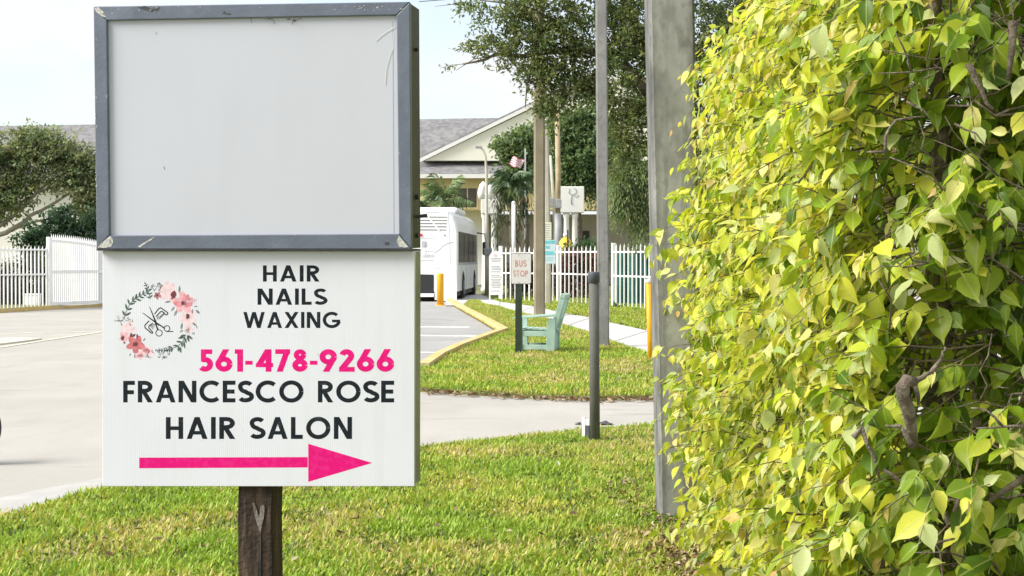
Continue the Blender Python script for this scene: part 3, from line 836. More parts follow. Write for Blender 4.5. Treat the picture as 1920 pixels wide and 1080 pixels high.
# ---------------------------------------------------------------- poles, posts, signs near and mid
def pole_sq(name, label, base, w, h, lean, m, bev=.02, top=.85, dy=0):
    t = thing(name, label, 'pole', base)
    b = MB(); n = 14
    for i in range(n + 1):
        z = -.2 + (h + .2) * i / n
        s = w/2 * (1 + (top-1) * z / h); c = bev
        ox = lean * max(z, 0)
        b.v += [(ox-s+c,-s,z),(ox+s-c,-s,z),(ox+s,-s+c,z),(ox+s,s-c,z),(ox+s-c,s,z),(ox-s+c,s,z),(ox-s,s-c,z),(ox-s,-s+c,z)]
    for i in range(n):
        for k in range(8):
            j = (k+1) % 8
            b.f.append((i*8+k, i*8+j, i*8+8+j, i*8+8+k)); b.m.append(0)
    b.f.append(tuple(n*8+k for k in range(8))); b.m.append(0)
    b.build('shaft', m, t)
    return t
# big concrete pole
bp_ = G(1279, 976, .04)
big = pole_sq('concrete_pole', 'thick square concrete pole with black stains standing against the yellow hedge', (bp_.x, bp_.y + .14, .04), .258, 9.5, -.0225, M['concrete_pole'], .016, 1.16)
big.rotation_euler.z = math.radians(1)
b = MB()                                        # black scuff across the face
for pl in ([(1248, 311), (1262, 305), (1280, 301), (1296, 298), (1297, 304), (1283, 308), (1266, 310), (1255, 313)], [(1235, 313), (1244, 311), (1246, 315), (1238, 316)]):
    m4 = Matrix.Translation(big.location) @ Matrix.Rotation(math.radians(1), 4, 'Z')
    nn = m4.to_3x3() @ Vector((0, -1, 0)); oo = m4 @ Vector((0, -.1265, 2)); inv = m4.inverted()
    q = []
    for x, y in pl:
        r = ray(x, y); c = Vector((0, 0, CAM_H)); q.append(inv @ (c + r * ((oo - c).dot(nn) / r.dot(nn))))
    b.add(q, [tuple(range(len(q)))[::-1]])
b.build('scuff_mark', M['flake'], big)
bp_ = G(1132, 650, .06)
pole_sq('concrete_pole', 'slim grey concrete pole rising beside the pavement behind the short pipe', (bp_.x, bp_.y + .1, .05), .20, 11, -.0078, M['mid_pole'], .02, .93)
bp_ = G(1011.5, 591, .06)
pole_sq('utility_pole', 'brown utility pole beside the pavement behind the green chair', (bp_.x, bp_.y, .05), .31, 12, -.001, M['brown_pole'], .05, .96)
bp_ = G(1030, 573, .05)
pp = pole_sq('utility_pole', 'pale weathered pole carrying two notices just behind the brown one', (X(1027.5, 50), 50, .05), .25, 5.9, -.012, M['pale_pole'], .06, .8)
t = thing('wooden_pole', 'thin tan pole with grey metal boxes beyond the white fence', 'pole', (X(1046, 62), 62, 0))
b = MB(); b.tube([(0, 0, 0), (0, 0, 2.2), (0, 0, 3.5)], [.15, .15, .14], 12); b.build('sleeve', M['grey_metal'], t, True)
b = MB(); b.tube([(0, 0, 3.5), (.01, 0, 5), (-.03, 0, 7.9)], [.115, .11, .10], 12); b.build('shaft', M['tan_pole'], t, True)
for (dx, z) in ((-.30, 3.75), (.02, 3.7), (-.16, 1.8)):
    b = MB(); b.bbox((dx-.12, -.30, z), (dx+.12, -.08, z+.38), .02); b.build('meter_box', M['grey_metal'], t)
t = thing('wooden_pole', 'slender leaning pale pole between the two thicker ones', 'pole', (X(1042, 66), 66, 0))
b = MB(); b.tube([(0, 0, 0), (-.02, 0, 3), (-.24, 0, 6.2)], [.10, .09, .06], 10); b.build('shaft', M['pale_pole'], t, True)

# notices on the pale pole
def panel_sign(name, label, x0, y0, x1, y1, Y, face, extra):
    t = thing(name, label, 'notice', P((x0+x1)/2, y1, Y))
    lo = t.location.copy()
    a, c = P(x0, y1, Y), P(x1, y0, Y)
    b = MB(); b.bbox((a.x-lo.x, 0, a.z-lo.z), (c.x-lo.x, .03, c.z-lo.z), .006); b.build('panel', face, t)
    for nm, m, rects in extra:
        b = MB()
        if nm == 'print_lines': pass
        for k, (rx0, ry0, rx1, ry1) in enumerate(rects):
            p, q = P(rx0, ry1, Y), P(rx1, ry0, Y)
            b.add([(p.x-lo.x, -.004-k*.0003, p.z-lo.z), (q.x-lo.x, -.004-k*.0003, p.z-lo.z), (q.x-lo.x, -.004-k*.0003, q.z-lo.z), (p.x-lo.x, -.004-k*.0003, q.z-lo.z)], [(0, 1, 2, 3)])
        o = b.build(nm, m, t)
        if nm == 'print_lines': kind(o, 'stuff')
    return t
panel_sign('pole_notice', 'pale blue notice with a teal band on the pale pole', 1019, 450, 1042, 494.5, 49.7, M['pale_blue'],
           [('colour_band', M['teal_print'], [(1020, 451, 1041, 457), (1021, 471, 1039, 478)]), ('print_lines', M['teal_print'], [(1023, 461, 1031, 466), (1022, 483, 1038, 484), (1022, 487, 1036, 488)])])
panel_sign('pole_notice', 'narrow cream notice above the pale blue one on the pole', 1018, 417, 1034, 449, 49.7, M['cream_print'],
           [('print_lines', M['grey_print'], [(1020, y, 1032 - (y % 3), y + 1.2) for y in range(420, 447, 4)])])

# the short grey pipe
bp_ = G(1115.5, 829, .04)
t = thing('vent_pipe', 'waist high grey pipe with a dark cap standing in the lawn', 'pipe', (bp_.x, bp_.y, .04))
b = MB(); b.lathe([(.0435, -.1), (.0435, .7), (.043, 1.36)], 20); b.build('shaft', M['pipe'], t, True)
b = MB(); b.lathe([(.044, 1.355), (.051, 1.358), (.051, 1.43), (.049, 1.447), (.02, 1.45), (0, 1.45)], 20); b.build('coupling', M['pipe_cap'], t, True)
t.rotation_euler = (0, math.radians(-.45), 0)
# little utility stub beside it
bp_ = G(1099, 826, .04)
t = thing('utility_stub', 'small pale angled stake at the foot of the grey pipe', 'stake', (bp_.x, bp_.y, .04), math.radians(-25))
b = MB(); b.bbox((-.034, -.012, -.05), (-.006, .0, .20), .003); b.bbox((-.034, .001, -.05), (-.022, .05, .20), .003); b.bbox((-.005, -.008, .13), (.03, .0, .185), .003); b.build('channel', M['white_paint'], t)
b = MB(); b.bbox((-.005, -.004, -.02), (.03, .035, .129), .004); b.build('core', M['pipe_cap'], t)
# dark scraps on the road behind
for k, (pts, lab) in enumerate((([(1122, 794), (1136, 791.5), (1143, 794), (1151, 797), (1140, 797.5), (1122, 797)], 'dark curled scrap lying on the road behind the grey pipe'), ([(1078, 795.2), (1089, 794.8), (1090, 796.6), (1079, 796.4)], 'tiny dark sliver lying on the road beside the stake'))):
    b = MB(); q = g2(pts); n_ = len(q)
    b.add([(x, y, .006 + .012 * math.sin(i*1.7)**2) for i, (x, y) in enumerate(q)] + [(sum(p[0] for p in q)/n_, sum(p[1] for p in q)/n_, .02)], [(i, (i+1) % n_, n_) for i in range(n_)])
    b.add([(x, y, .003) for x, y in q], [tuple(range(n_))])
    tag(b.build('bark_scrap', M['flake']), lab, 'debris')

# yellow bollard and yellow post
bp_ = G(825.5, 573)
t = thing('bollard', 'fat yellow bollard at the end of the yellow kerb behind the bus', 'bollard', (bp_.x, bp_.y, 0))
b = MB(); b.lathe([(.118, -.05), (.118, 1.06), (.112, 1.085), (.07, 1.10), (0, 1.105)], 20); b.build('shaft', M['yellow_paint'], t, True)
b = MB(); b.lathe([(.17, -.01), (.17, .02), (.12, .03)], 20); b.build('base_ring', M['yellow_paint'], t, True)
bp_ = G(1220, 676, .05)
t = thing('yellow_post', 'thin yellow post with a white cap beside the concrete pole', 'post', (bp_.x, bp_.y, .05))
b = MB(); b.lathe([(.042, -.1), (.042, 1.19)], 14); b.build('shaft', M['yellow_paint'], t, True)
b = MB(); b.lathe([(.043, 1.18), (.05, 1.185), (.05, 1.225), (.03, 1.245), (0, 1.25)], 14); b.build('cap', M['cap_white'], t, True)
t.rotation_euler = (0, math.radians(-1.6), 0)

# BUS STOP sign
bp_ = G(972.5, 664, .05); Yb = bp_.y
t = thing('bus_stop_sign', 'small white bus stop sign with red lettering on a dark green post', 'sign', (bp_.x, Yb, .05))
lo = t.location.copy()
b = MB()
for (x0, y0, x1, y1) in ((-.055, -.012, .055, .0), (-.055, .0, -.042, .05), (.042, .0, .055, .05)): b.box((x0, y0 + .012, -.1), (x1, y1 + .012, 1.62))
b.build('post', M['green_post'], t)
a, c = P(957.5, 533, Yb), P(996.5, 474.5, Yb)
ax, az, cx_, cz = a.x-lo.x, a.z-lo.z, c.x-lo.x, c.z-lo.z
def rrect(x0, z0, x1, z1, r, y):
    q = []
    for (ox, oz, a0) in ((x1-r, z0+r, -90), (x1-r, z1-r, 0), (x0+r, z1-r, 90), (x0+r, z0+r, 180)):
        q += [(ox + r*math.cos(math.radians(a0+k*30)), y, oz + r*math.sin(math.radians(a0+k*30))) for k in range(4)]
    return q
b = MB(); b.prism(rrect(ax, az, cx_, cz, .03, -.008), (0, .006, 0)); fix_normals(b.build('backing_plate', M['sign_edge'], t))
b = MB(); b.prism(rrect(ax+.010, az+.012, cx_-.010, cz-.012, .024, -.0115), (0, .003, 0)); fix_normals(b.build('face_plate', M['sign_face'], t))
for txt, x0, y0, x1, y1 in (('BUS', 966, 488, 987, 500), ('STOP', 962.5, 507, 989.5, 518.5)):
    b = MB(); A, B_, C_ = P(x0, y1, Yb) - lo, P(x1, y1, Yb) - lo, P(x0, y0, Yb) - lo
    letters(b, txt, lambda s, q, l: Vector((A.x + (B_.x-A.x)*s, -.0125 - l*4, A.z + (C_.z-A.z)*q)), .15, .2)
    b.build('lettering', M['red_print'], t)
for z in (az + .03, cz - .025):
    b = MB(); b.tube([(0, -.010, z), (0, -.018, z)], .008, 8); b.build('bolt', M['grey_metal'], t)

# white notice board by the sidewalk
Yn = 54.0
t = thing('notice_board', 'white notice board full of small grey print beside the bus', 'notice board', (X(930, Yn), Yn, .05))
lo = t.location.copy()
b = MB(); q = [(917, 553), (943, 553), (943, 480), (938, 473), (930, 470), (922, 473), (917, 480)]
b.prism([P(x, y, Yn) - lo for x, y in q], (0, .04, 0)); fix_normals(b.build('panel', M['white_paint'], t))
b = MB()
for sx in (918.5, 941.5): b.tube([(X(sx, Yn)-lo.x, .06, -.1), (X(sx, Yn)-lo.x, .06, 1.0)], .025, 8)
b.build('leg', M['white_paint'], t)
b = MB()
for k, y in enumerate([484, 487, 490, 499, 502, 505, 509, 516, 519, 523, 526, 529, 532, 535, 538, 545]):
    x0, x1 = 920 + (k*7 % 3), 940 - (k*5 % 4)
    p, q = P(x0, y + 1.3, Yn) - lo, P(x1, y, Yn) - lo
    b.add([(p.x, -.004, p.z), (q.x, -.004, p.z), (q.x, -.004, q.z), (p.x, -.004, q.z)], [(0, 1, 2, 3)])
b.build('print_lines', M['grey_print'], t)
b = MB(); c_ = P(929, 479, Yn) - lo; b.add([(c_.x + .07*math.cos(k*.52), -.005, c_.z + .07*math.sin(k*.52)) for k in range(12)], [tuple(range(12))]); b.build('emblem', M['petal_pale'], t)

# green garden chair, side on, facing away from the hedge
bp_ = G(1016, 661, .05)
ch = thing('garden_chair', 'pale green slatted wooden armchair on the grass island facing the bus stop post', 'chair', (bp_.x, bp_.y + .25, .05), math.radians(180 - 9))
def chpart(name, boxes, label=None):
    b = MB()
    for (a, c, rot, piv) in boxes:
        Mx = Matrix.Translation(Vector(piv)) @ Matrix.Rotation(rot, 4, 'Y') @ Matrix.Translation(-Vector(piv)) if rot else None
        b.bbox(a, c, .005, 0, Mx)
    return b.build(name, M['chair'], ch)
# local x points forward
for sy in (-1, 1):
    y0, y1 = (sy*.31 - .02, sy*.31 + .02)
    chpart('leg', [((.27, y0-.02, 0), (.37, y1+.02, .58), math.radians(1), (.32, 0, 0))])
    chpart('leg', [((-.26, y0-.02, 0), (-.12, y1+.02, .56), math.radians(-2), (-.19, 0, 0))])
    chpart('armrest', [((-.25, sy*.32-.06, .585), (.43, sy*.32+.06, .61), math.radians(3.5), (0, 0, .59))])
    chpart('side_rail', [((-.13, y0, .27), (.33, y1, .36), 0, (0, 0, 0))])
    chpart('stretcher', [((-.13, y0, .05), (.27, y1, .13), 0, (0, 0, 0))])
    chpart('back_post', [((-.27, y0, .24), (-.185, y1, .99), math.radians(-17), (-.2, 0, .36))])
for k in range(5):
    chpart('seat_slat', [((-.17 + k*.104, -.285, .372), (-.075 + k*.104, .285, .392), math.radians(-3), (0, 0, .38))])
for k in range(5):
    chpart('back_slat', [((-.232, -.275 + k*.112, .40), (-.210, -.275 + k*.112 + .10, .95), math.radians(-17), (-.2, 0, .36))])
chpart('top_rail', [((-.262, -.34, .93), (-.180, .34, 1.0), math.radians(-17), (-.2, 0, .36))])
chpart('back_rail', [((-.215, -.283, .30), (-.180, .283, .39), 0, (0, 0, 0))])
chpart('front_rail', [((.30, -.283, .27), (.33, .283, .36), 0, (0, 0, 0))])
chpart('rear_panel', [((-.235, -.285, .02), (-.21, .285, .29), 0, (0, 0, 0))])

# tyre at the far left of the road
bp_ = G(-69.5, 872)
t = thing('wheel', 'black rubber tyre just peeking in at the edge of the pale road', 'wheel', (bp_.x, bp_.y, .285), math.radians(8))
b = MB()
prof = [(.19, -.055), (.235, -.07), (.27, -.06), (.285, -.03), (.285, .03), (.27, .06), (.235, .07), (.19, .055)]
nv = 40
for i in range(nv):
    an = 2*math.pi*i/nv
    b.v += [(r*math.cos(an), y, r*math.sin(an)) for r, y in prof]
for i in range(nv):
    for k in range(8):
        j = (k+1) % 8; i2 = (i+1) % nv
        b.f.append((i*8+k, i*8+j, i2*8+j, i2*8+k)); b.m.append(0)
ty = fix_normals(b.build('tyre', M['rubber'], t, True))
b = MB(); b.tube([(0, -.04, 0), (0, .04, 0)], .188, 24); b.build('rim', M['rim'], t)

# ---------------------------------------------------------------- fences
def picket_mesh(h, w, tip=.12, d=.03):
    b = MB(); b.v = [(-w/2,-d/2,0),(w/2,-d/2,0),(w/2,d/2,0),(-w/2,d/2,0),(-w/2,-d/2,h-tip),(w/2,-d/2,h-tip),(w/2,d/2,h-tip),(-w/2,d/2,h-tip),(0,0,h)]
    b.f = [(0,1,5,4),(1,2,6,5),(2,3,7,6),(3,0,4,7),(4,5,8),(5,6,8),(6,7,8),(7,4,8),(3,2,1,0)]; b.m = [0]*9
    return b
def instance(src, parent, loc, rz=0, sc=None):
    o = src.copy(); COL.objects.link(o); o.parent = parent; o.location = loc; o.rotation_euler = (0, 0, rz)
    if sc: o.scale = sc
    return o
def picket_fence(label, p0, p1, n, h, w, posts, rails=(.28, 1.02, 1.78), group=None, zfun=None):
    p0, p1 = Vector(p0), Vector(p1)
    d = (p1 - p0); L = d.length; rz = math.atan2(d.y, d.x)
    t = thing('picket_fence', label, 'fence', p0, rz, group)
    src = None
    for k in range(n):
        x = L * (k + .5) / n
        if src is None:
            src = picket_mesh(h, w).build('picket', M['white_paint'], t); src.location = (x, 0, 0)
        else: instance(src, t, (x, 0, 0))
    for z in rails:
        b = MB(); b.box((0, .018, z-.025), (L, .055, z+.025)); b.build('rail', M['white_paint'], t)
    for x in posts:
        b = MB(); b.bbox((x-.06, -.02, -.1), (x+.06, .10, h+.02), .01); b.build('fence_post', M['white_paint'], t)
    return t
fa, fb = G(936, 563, .05), G(1006, 566, .05); fc = G(1042, 567, .05); fd = G(1120, 573, .05); fe = G(1150, 576, .05); ff = G(1300, 588, .05)
picket_fence('short white picket fence run behind the bus stop sign', fa, fb, 8, 2.0, .05, (.05,), (1.02, 1.75))
picket_fence('white picket fence run in front of the maroon shrub', fc - (fd-fc)*.12, fd + (fd-fc)*.1, 12, 2.0, .042, (.62,), (1.02, 1.78))
picket_fence('white picket fence run in front of the teal screen', fe - (ff-fe)*.04, ff, 19, 2.03, .042, (.15,), (1.0, 1.76))
la, lb = G(-90, 584, .06), G(91, 577, .06)
picket_fence('white spear topped fence at the far left under the tree', la, lb, 24, 1.95, .045, (.1,), (1.05, 1.82))
# solid looking gate
ga, gb = G(93, 577, .06), G(235, 570, .06)
dg = gb - ga; Lg = dg.length
gt = thing('fence_gate', 'tall white slatted gate with an arched top beside the spear topped fence', 'gate', ga, math.atan2(dg.y, dg.x))
b = MB(); b.bbox((-.06, -.05, -.05), (.12, .07, 2.22), .01); b.build('gate_post', M['white_paint'], gt)
gtop = lambda s: 2.20 - .42 * s * s
src = None
for k in range(40):
    x = .15 + (Lg - .15) * k / 39; s = x / Lg
    b = MB(); hh = gtop(s) + .09
    if src is None:
        src = picket_mesh(1.0, .058, .06).build('picket', M['white_paint'], gt); src.location = (x, .02, .04); src.scale = (1, 1, hh)
    else: instance(src, gt, (x, .02, .04), 0, (1, 1, hh))
b = MB()
for i in range(12):
    s0, s1 = i/12, (i+1)/12
    z0, z1 = gtop(s0)-.14, gtop(s1)-.14
    b.add([(s0*Lg, -.03, z0), (s1*Lg, -.03, z1), (s1*Lg, -.03, z1+.07), (s0*Lg, -.03, z0+.07), (s0*Lg, .0, z0), (s1*Lg, .0, z1), (s1*Lg, .0, z1+.07), (s0*Lg, .0, z0+.07)],
          [(0,1,2,3), (3,2,6,7), (4,5,1,0), (7,6,5,4)])
b.build('arched_rail', M['white_paint'], gt)
for z in (.12, 1.12):
    b = MB(); b.box((.12, -.03, z-.05), (Lg, .0, z+.05)); b.build('rail', M['white_paint'], gt)
b = MB(); b.box((.62*Lg, .055, .1), (Lg*1.0, .075, 1.9)); b.build('back_sheet', M['white_paint'], gt)

# ---------------------------------------------------------------- building
Yw = 88.0
bl = thing('school_building', 'long pale building with grey shingle roofs and a cream gable front', 'building', (X(800, Yw), Yw, 0))
bo = bl.location.copy()
def bbld(mb, name, m): mb.v = [tuple(Vector(p) - bo) for p in mb.v]; return fix_normals(mb.build(name, m, bl))
zx = lambda px, Y: X(px, Y)
# wings
b = MB(); b.box((-45, Yw + 2.2, 0), (zx(905, Yw), Yw + 24, Z(333, Yw))); bbld(b, 'left_wall', M['white_wall'])
b = MB(); b.box((zx(905, Yw) + .004, Yw + 4, 0), (48, Yw + 24, Z(398, Yw))); bbld(b, 'porch_wall', M['beige_wall'])
b = MB(); b.box((zx(770, Yw), Yw, Z(394, Yw)), (zx(1500, Yw), Yw + 2.1, Z(334, Yw))); bbld(b, 'upper_wall', M['yellow_wall'])
b = MB(); b.box((zx(770, Yw), Yw - .04, Z(394, Yw)), (zx(858, Yw), Yw - .002, Z(388, Yw))); bbld(b, 'beam', M['yellow_wall'])
# lower skirt roof, fascia
e0, e1 = Z(329, Yw), Z(299, Yw + 2.5)
b = MB(); b.prism([(zx(760, Yw), Yw - .7, e0), (zx(1500, Yw), Yw - .7, e0), (zx(1500, Yw), Yw + 2.5, e1), (zx(760, Yw), Yw + 2.5, e1)], (0, 0, -.15)); bbld(b, 'lower_roof', M['shingle'])
b = MB(); b.box((zx(760, Yw), Yw - .9, Z(335.5, Yw)), (zx(1500, Yw), Yw - .705, Z(328, Yw))); bbld(b, 'fascia', M['trim'])
# main roof
zr = Z(220, 97)
b = MB(); b.prism([(-45, Yw + 1.2, Z(332, Yw)), (zx(1000, Yw), Yw + 1.2, Z(332, Yw)), (zx(1000, Yw), 97, zr), (-45, 97, zr - .75)], (0, 0, -.2)); bbld(b, 'main_roof', M['shingle'])
b = MB(); b.box((-45, Yw + .95, Z(336, Yw)), (zx(760, Yw) - .01, Yw + 1.195, Z(331, Yw))); bbld(b, 'eave_trim', M['trim'])
# gable
Yg = Yw + 1.0
tri = [(796, 301), (1000, 203), (1130, 140), (1470, 301)]
b = MB(); b.prism([P(x, y, Yg) for x, y in tri], (0, 12, 0)); bbld(b, 'gable', M['cream_wall'])
def rake(p, q, th, Y, d0, d1):
    a, c = P(*p, Y), P(*q, Y); dz = Vector((0, 0, th))
    bb = MB(); bb.prism([a + Vector((0, -d0, 0)), c + Vector((0, -d0, 0)), c + dz + Vector((0, -d0, 0)), a + dz + Vector((0, -d0, 0))], (0, d0 - d1, 0))
    return bb
bbld(rake((788, 304.5), (1130, 137.5), .22, Yg, .25, .005), 'rake_trim', M['trim'])
bbld(rake((1130.5, 137.5), (1480, 306), .22, Yg, .25, .005), 'rake_trim', M['trim'])
# gable roof planes behind the rakes
b = MB(); a, c = P(788, 297, Yg) , P(1130, 130, Yg); b.prism([a, c, c + Vector((0, 14, 0)), a + Vector((0, 14, 0))], (0, 0, .12)); bbld(b, 'gable_roof', M['shingle'])
# window in the yellow wall
w0, w1, h0, h1 = zx(859, Yw), zx(894, Yw), Z(389, Yw), Z(353, Yw)
fr = MB()
for a, c in (((w0-.08, Yw-.05, h0-.08), (w1+.08, Yw-.004, h0)), ((w0-.08, Yw-.05, h1), (w1+.08, Yw-.004, h1+.08)), ((w0-.08, Yw-.05, h0+.001), (w0, Yw-.004, h1-.001)), ((w1, Yw-.05, h0+.001), (w1+.08, Yw-.004, h1-.001)), (((w0+w1)/2-.03, Yw-.045, h0+.001), ((w0+w1)/2+.03, Yw-.004, h1-.001))):
    fr.box(a, c)
wf = bbld(fr, 'window', M['yellow_wall'])
b = MB(); b.box((w0, Yw-.02, h0), (w1, Yw-.003, h1)); b.v = [tuple(Vector(p) - bo) for p in b.v]; b.build('pane', M['brown_glass'], wf)
w0, w1, h0, h1 = zx(1090, Yw+4), zx(1105, Yw+4), Z(451, Yw+4), Z(433, Yw+4)
b = MB(); b.box((w0, Yw+3.9, h0), (w1, Yw+3.998, h1)); bbld(b, 'dark_vent', M['dark_box'])

# white pylons with paired columns
def pylon(label, c0, c1, cap, Y, curls):
    t = thing('entrance_pylon', label, 'pylon', (X((c0+c1)/2, Y), Y, 0), 0, 'white entrance pylons')
    lo = t.location
    for px in (c0, c1):
        x = X(px, Y) - lo.x; zt = Z(cap[3], Y)
        b = MB(); b.lathe([(.20, 0), (.20, .15), (.15, .2), (.135, zt*.6), (.125, zt-.25), (.17, zt-.15), (.17, zt)], 14, 0, (x, 0, 0)); b.build('column', M['trim'], t, True)
    a, c = P(cap[0], cap[3], Y) - lo, P(cap[2], cap[1], Y) - lo
    b = MB(); b.bbox((a.x, -.25, a.z), (c.x, .35, c.z), .03); b.build('cap_block', M['trim'], t)
    b = MB()
    for pts, r in curls:
        b.tube([Vector((P(x, y, Y).x - lo.x, -.05 if r > .05 else -.27, P(x, y, Y).z - lo.z)) for x, y in pts], r, 8)
    b.build('scroll', M['trim'] if curls[0][1] > .05 else M['grey_metal'], t, True)
pylon('white pylon on paired columns half hidden by the fan palm', 909, 926, (902, 374, 937, 401), 72,
      [([(905, 374), (903, 362), (906, 350), (911, 345)], .20), ([(921, 375), (917, 362), (921, 350), (927, 347)], .22), ([(932, 374), (937, 362), (933, 352)], .18)])
pylon('white pylon with a plain square cap and wire emblem beyond the fence', 1062, 1077.5, (1050, 350, 1095, 399), 72,
      [([(1067, 354), (1066, 362), (1072, 366), (1079, 363), (1080, 356), (1074, 352)], .014), ([(1071, 366), (1070, 376), (1072, 384)], .02), ([(1076, 367), (1081, 370), (1084, 366)], .012)])

# ---------------------------------------------------------------- bus
bc0 = Vector((X(858, 55), 55.0, 0)); fwd = Vector((.50, 10.6, 0)).normalized()
bus = thing('coach_bus', 'white coach bus seen from behind, parked beside the yellow bollard', 'bus', bc0, math.atan2(fwd.y, fwd.x) - math.pi/2)
# local: +y forward, x=0 right side, x=-2.55 left side
def bpt(px, py): # local coordinates on the rear face plane
    m4 = Matrix.Translation(bus.location) @ Matrix.Rotation(bus.rotation_euler.z, 4, 'Z')
    n = m4.to_3x3() @ Vector((0, -1, 0)); r = ray(px, py); c = Vector((0, 0, CAM_H))
    return m4.inverted() @ (c + r * ((bc0 - c).dot(n) / r.dot(n)))
Wb, Lb, Hb = 2.55, 11.0, 3.42
prof = [(0, .38), (0, 2.55), (-.06, 2.95), (-.16, 3.2), (-.34, 3.38), (-.7, 3.45), (-1.85, 3.45), (-2.21, 3.38), (-2.39, 3.2), (-2.49, 2.95), (-2.55, 2.55), (-2.55, .38)]
b = MB(); n_ = len(prof)
ys = [(0, .93), (.06, .975), (.2, 1.0), (Lb-.5, 1.0), (Lb-.1, .97), (Lb, .92)]
for y, s in ys:
    b.v += [(-Wb/2 + (x + Wb/2) * (1 if s == 1 else .985 if s > .95 else .96), y, .38 + (z-.38) * (1 if s == 1 else .99 if s > .95 else .97)) for x, z in prof]
for i in range(len(ys)-1):
    for k in range(n_):
        j = (k+1) % n_
        b.f.append((i*n_+k, i*n_+j, i*n_+n_+j, i*n_+n_+k)); b.m.append(0)
b.f += [tuple(range(n_)), tuple((len(ys)-1)*n_ + k for k in range(n_))]; b.m += [0, 0]
body = fix_normals(b.build('body', M['bus'], bus))
# roof pod and rear cap
b = MB(); b.bbox((-2.2, 3.2, 3.40), (-.28, 7.5, 3.62), .08); b.build('roof_pod', M['bus'], bus)
# side windows: one dark band with pillars
b = MB(); b.box((-.005, .45, 1.45), (.012, 9.9, 2.62)); b.build('side_window', M['bus_glass'], bus)
for y in (.45, 2.9, 5.3, 7.7):
    b = MB(); b.box((.0125, y, 1.45), (.02, y + .07, 2.62)); b.build('window_pillar', M['bus_dark'], bus)
b = MB(); b.box((.001, .3, 1.36), (.014, 10.2, 1.44)); b.build('belt_line', M['bus_line'], bus)
# wheels, with dark arches
for y in (2.6, 8.6):
    b = MB(); b.tube([(-.30, y, .5), (.012, y, .5)], .62, 22); b.build('wheel_arch', M['bus_dark'], bus)
    w = MB(); w.tube([(-.28, y, .5), (.03, y, .5)], .5, 22); wo = w.build('wheel', M['rubber'], bus)
    w = MB(); w.tube([(.005, y, .5), (.05, y, .5)], .29, 18); w.build('hub', M['rim'], wo)
b = MB(); b.box((-2.5, .2, .2), (-.05, 10.5, .40)); b.build('underbody', M['bus_dark'], bus)
# mirror
b = MB(); b.tube([(-.05, 10.9, 2.75), (.28, 11.1, 2.7), (.33, 11.1, 2.3)], .03, 6); b.build('mirror_arm', M['bus_dark'], bus)
b = MB(); b.bbox((.18, 10.95, 1.75), (.48, 11.15, 2.35), .05); b.build('mirror', M['bus_dark'], bus)
def rear(name, pts_list, m, out=.02):
    b = MB()
    for k, pl in enumerate(pts_list):
        q = [bpt(x, y) for x, y in pl]; q = [Vector((p.x, -out - k*.0005, p.z)) for p in q]
        b.prism(q, (0, out + .012, 0))
    return fix_normals(b.build(name, m, bus))
for k in range(5):
    y = 407 + k * 6
    rear('vent_slot', [[(775, y-1.1), (838 - k*.5, y-.6), (839.5 - k*.5, y+.8), (775, y+.6)]], M['slot'], .012)
rear('vent_brace', [[(800, 404), (803, 404), (825, 432), (822, 433)]], M['bus'], .02)
rear('engine_opening', [[(778, 514), (813.5, 515), (813.5, 549), (778, 549)]], M['bus_dark'], .02)
rear('bumper', [[(735, 550), (814, 550), (814, 556.5), (735, 556.5)]], M['bus'], .08)
rear('corner_fairing', [[(815, 497), (856, 499), (856.5, 566), (815, 562)]], M['bus'], .045)
rear('panel_line', [[(775, 470), (813, 470), (813, 471), (775, 471)], [(775, 447), (815, 447), (815, 447.8), (775, 447.8)], [(789, 488), (813, 488), (813, 489), (789, 489)]], M['bus_line'], .008)
rear('fairing_line', hair([(814, 474.5), (821, 470.5), (829, 462.5), (839, 456.5), (852, 453.5)], 1.1), M['bus_line'], .008)
rear('fairing_seam', [[(816, 503), (852, 504.5), (852, 505.3), (816, 503.8)]], M['bus_line'], .048)
rear('corner_seam', hair([(840, 398), (843, 440), (844, 495)], .8) + hair([(800, 398), (842, 399)], .7), M['bus_line'], .006)
rear('marker_lamp', [rough_poly(834, 441, 1.8, 1.8, 9, .05)], M['grey_metal'], .02)
b = MB()
for y in (1.6, 4.2, 6.6, 10.0): b.box((.001, y, .45), (.008, y + .025, 1.35))
kind(b.build('panel_seam', M['bus_line'], bus), 'stuff')
rear('tail_lamp', [rough_poly(790, 441, 2.6, 3, 10, .05)], M['red_lamp'], .03)
b = MB(); A, B_, C_ = bpt(791, 483), bpt(813, 483), bpt(791, 472)
letters(b, 'den', lambda s, t_, l: Vector((A.x + (B_.x-A.x)*s + t_*.05, -.03 - l*3, A.z + (C_.z-A.z)*t_)), .11, .06); b.build('lettering', M['bus_line'], bus)
rear('number_plate', hair([(792, 453), (799, 453), (799, 463), (792, 463), (792, 453)], 1.0) + hair([(794, 456), (797, 455.5), (797, 458), (794, 461), (798, 461)], 1.0), M['bus_line'], .02)

# ---------------------------------------------------------------- street lamp, flag, play things
t = thing('street_lamp', 'slender grey street lamp with a short arm above the bus', 'street lamp', (X(913, 63), 63, 0))
lo = t.location
b = MB(); b.tube([(0, 0, 0), (0, 0, 2), (-.02, 0, 5.3), (-.06, 0, 5.95), (-.16, 0, 6.22), (-.30, 0, 6.35)], [.10, .085, .06, .05, .045, .04], 10); b.build('pole', M['pale_pole'], t, True)
b = MB(); b.bbox((-.50, -.1, 6.30), (-.22, .1, 6.40), .02); b.build('lamp_head', M['grey_metal'], t)
b = MB(); b.box((-.47, -.07, 6.285), (-.27, .07, 6.298)); b.build('lens', M['lamp_lens'], t)
b = MB(); b.bbox((-.14, -.16, 1.75), (.22, .05, 2.05), .02); b.build('meter_box', M['grey_metal'], t)

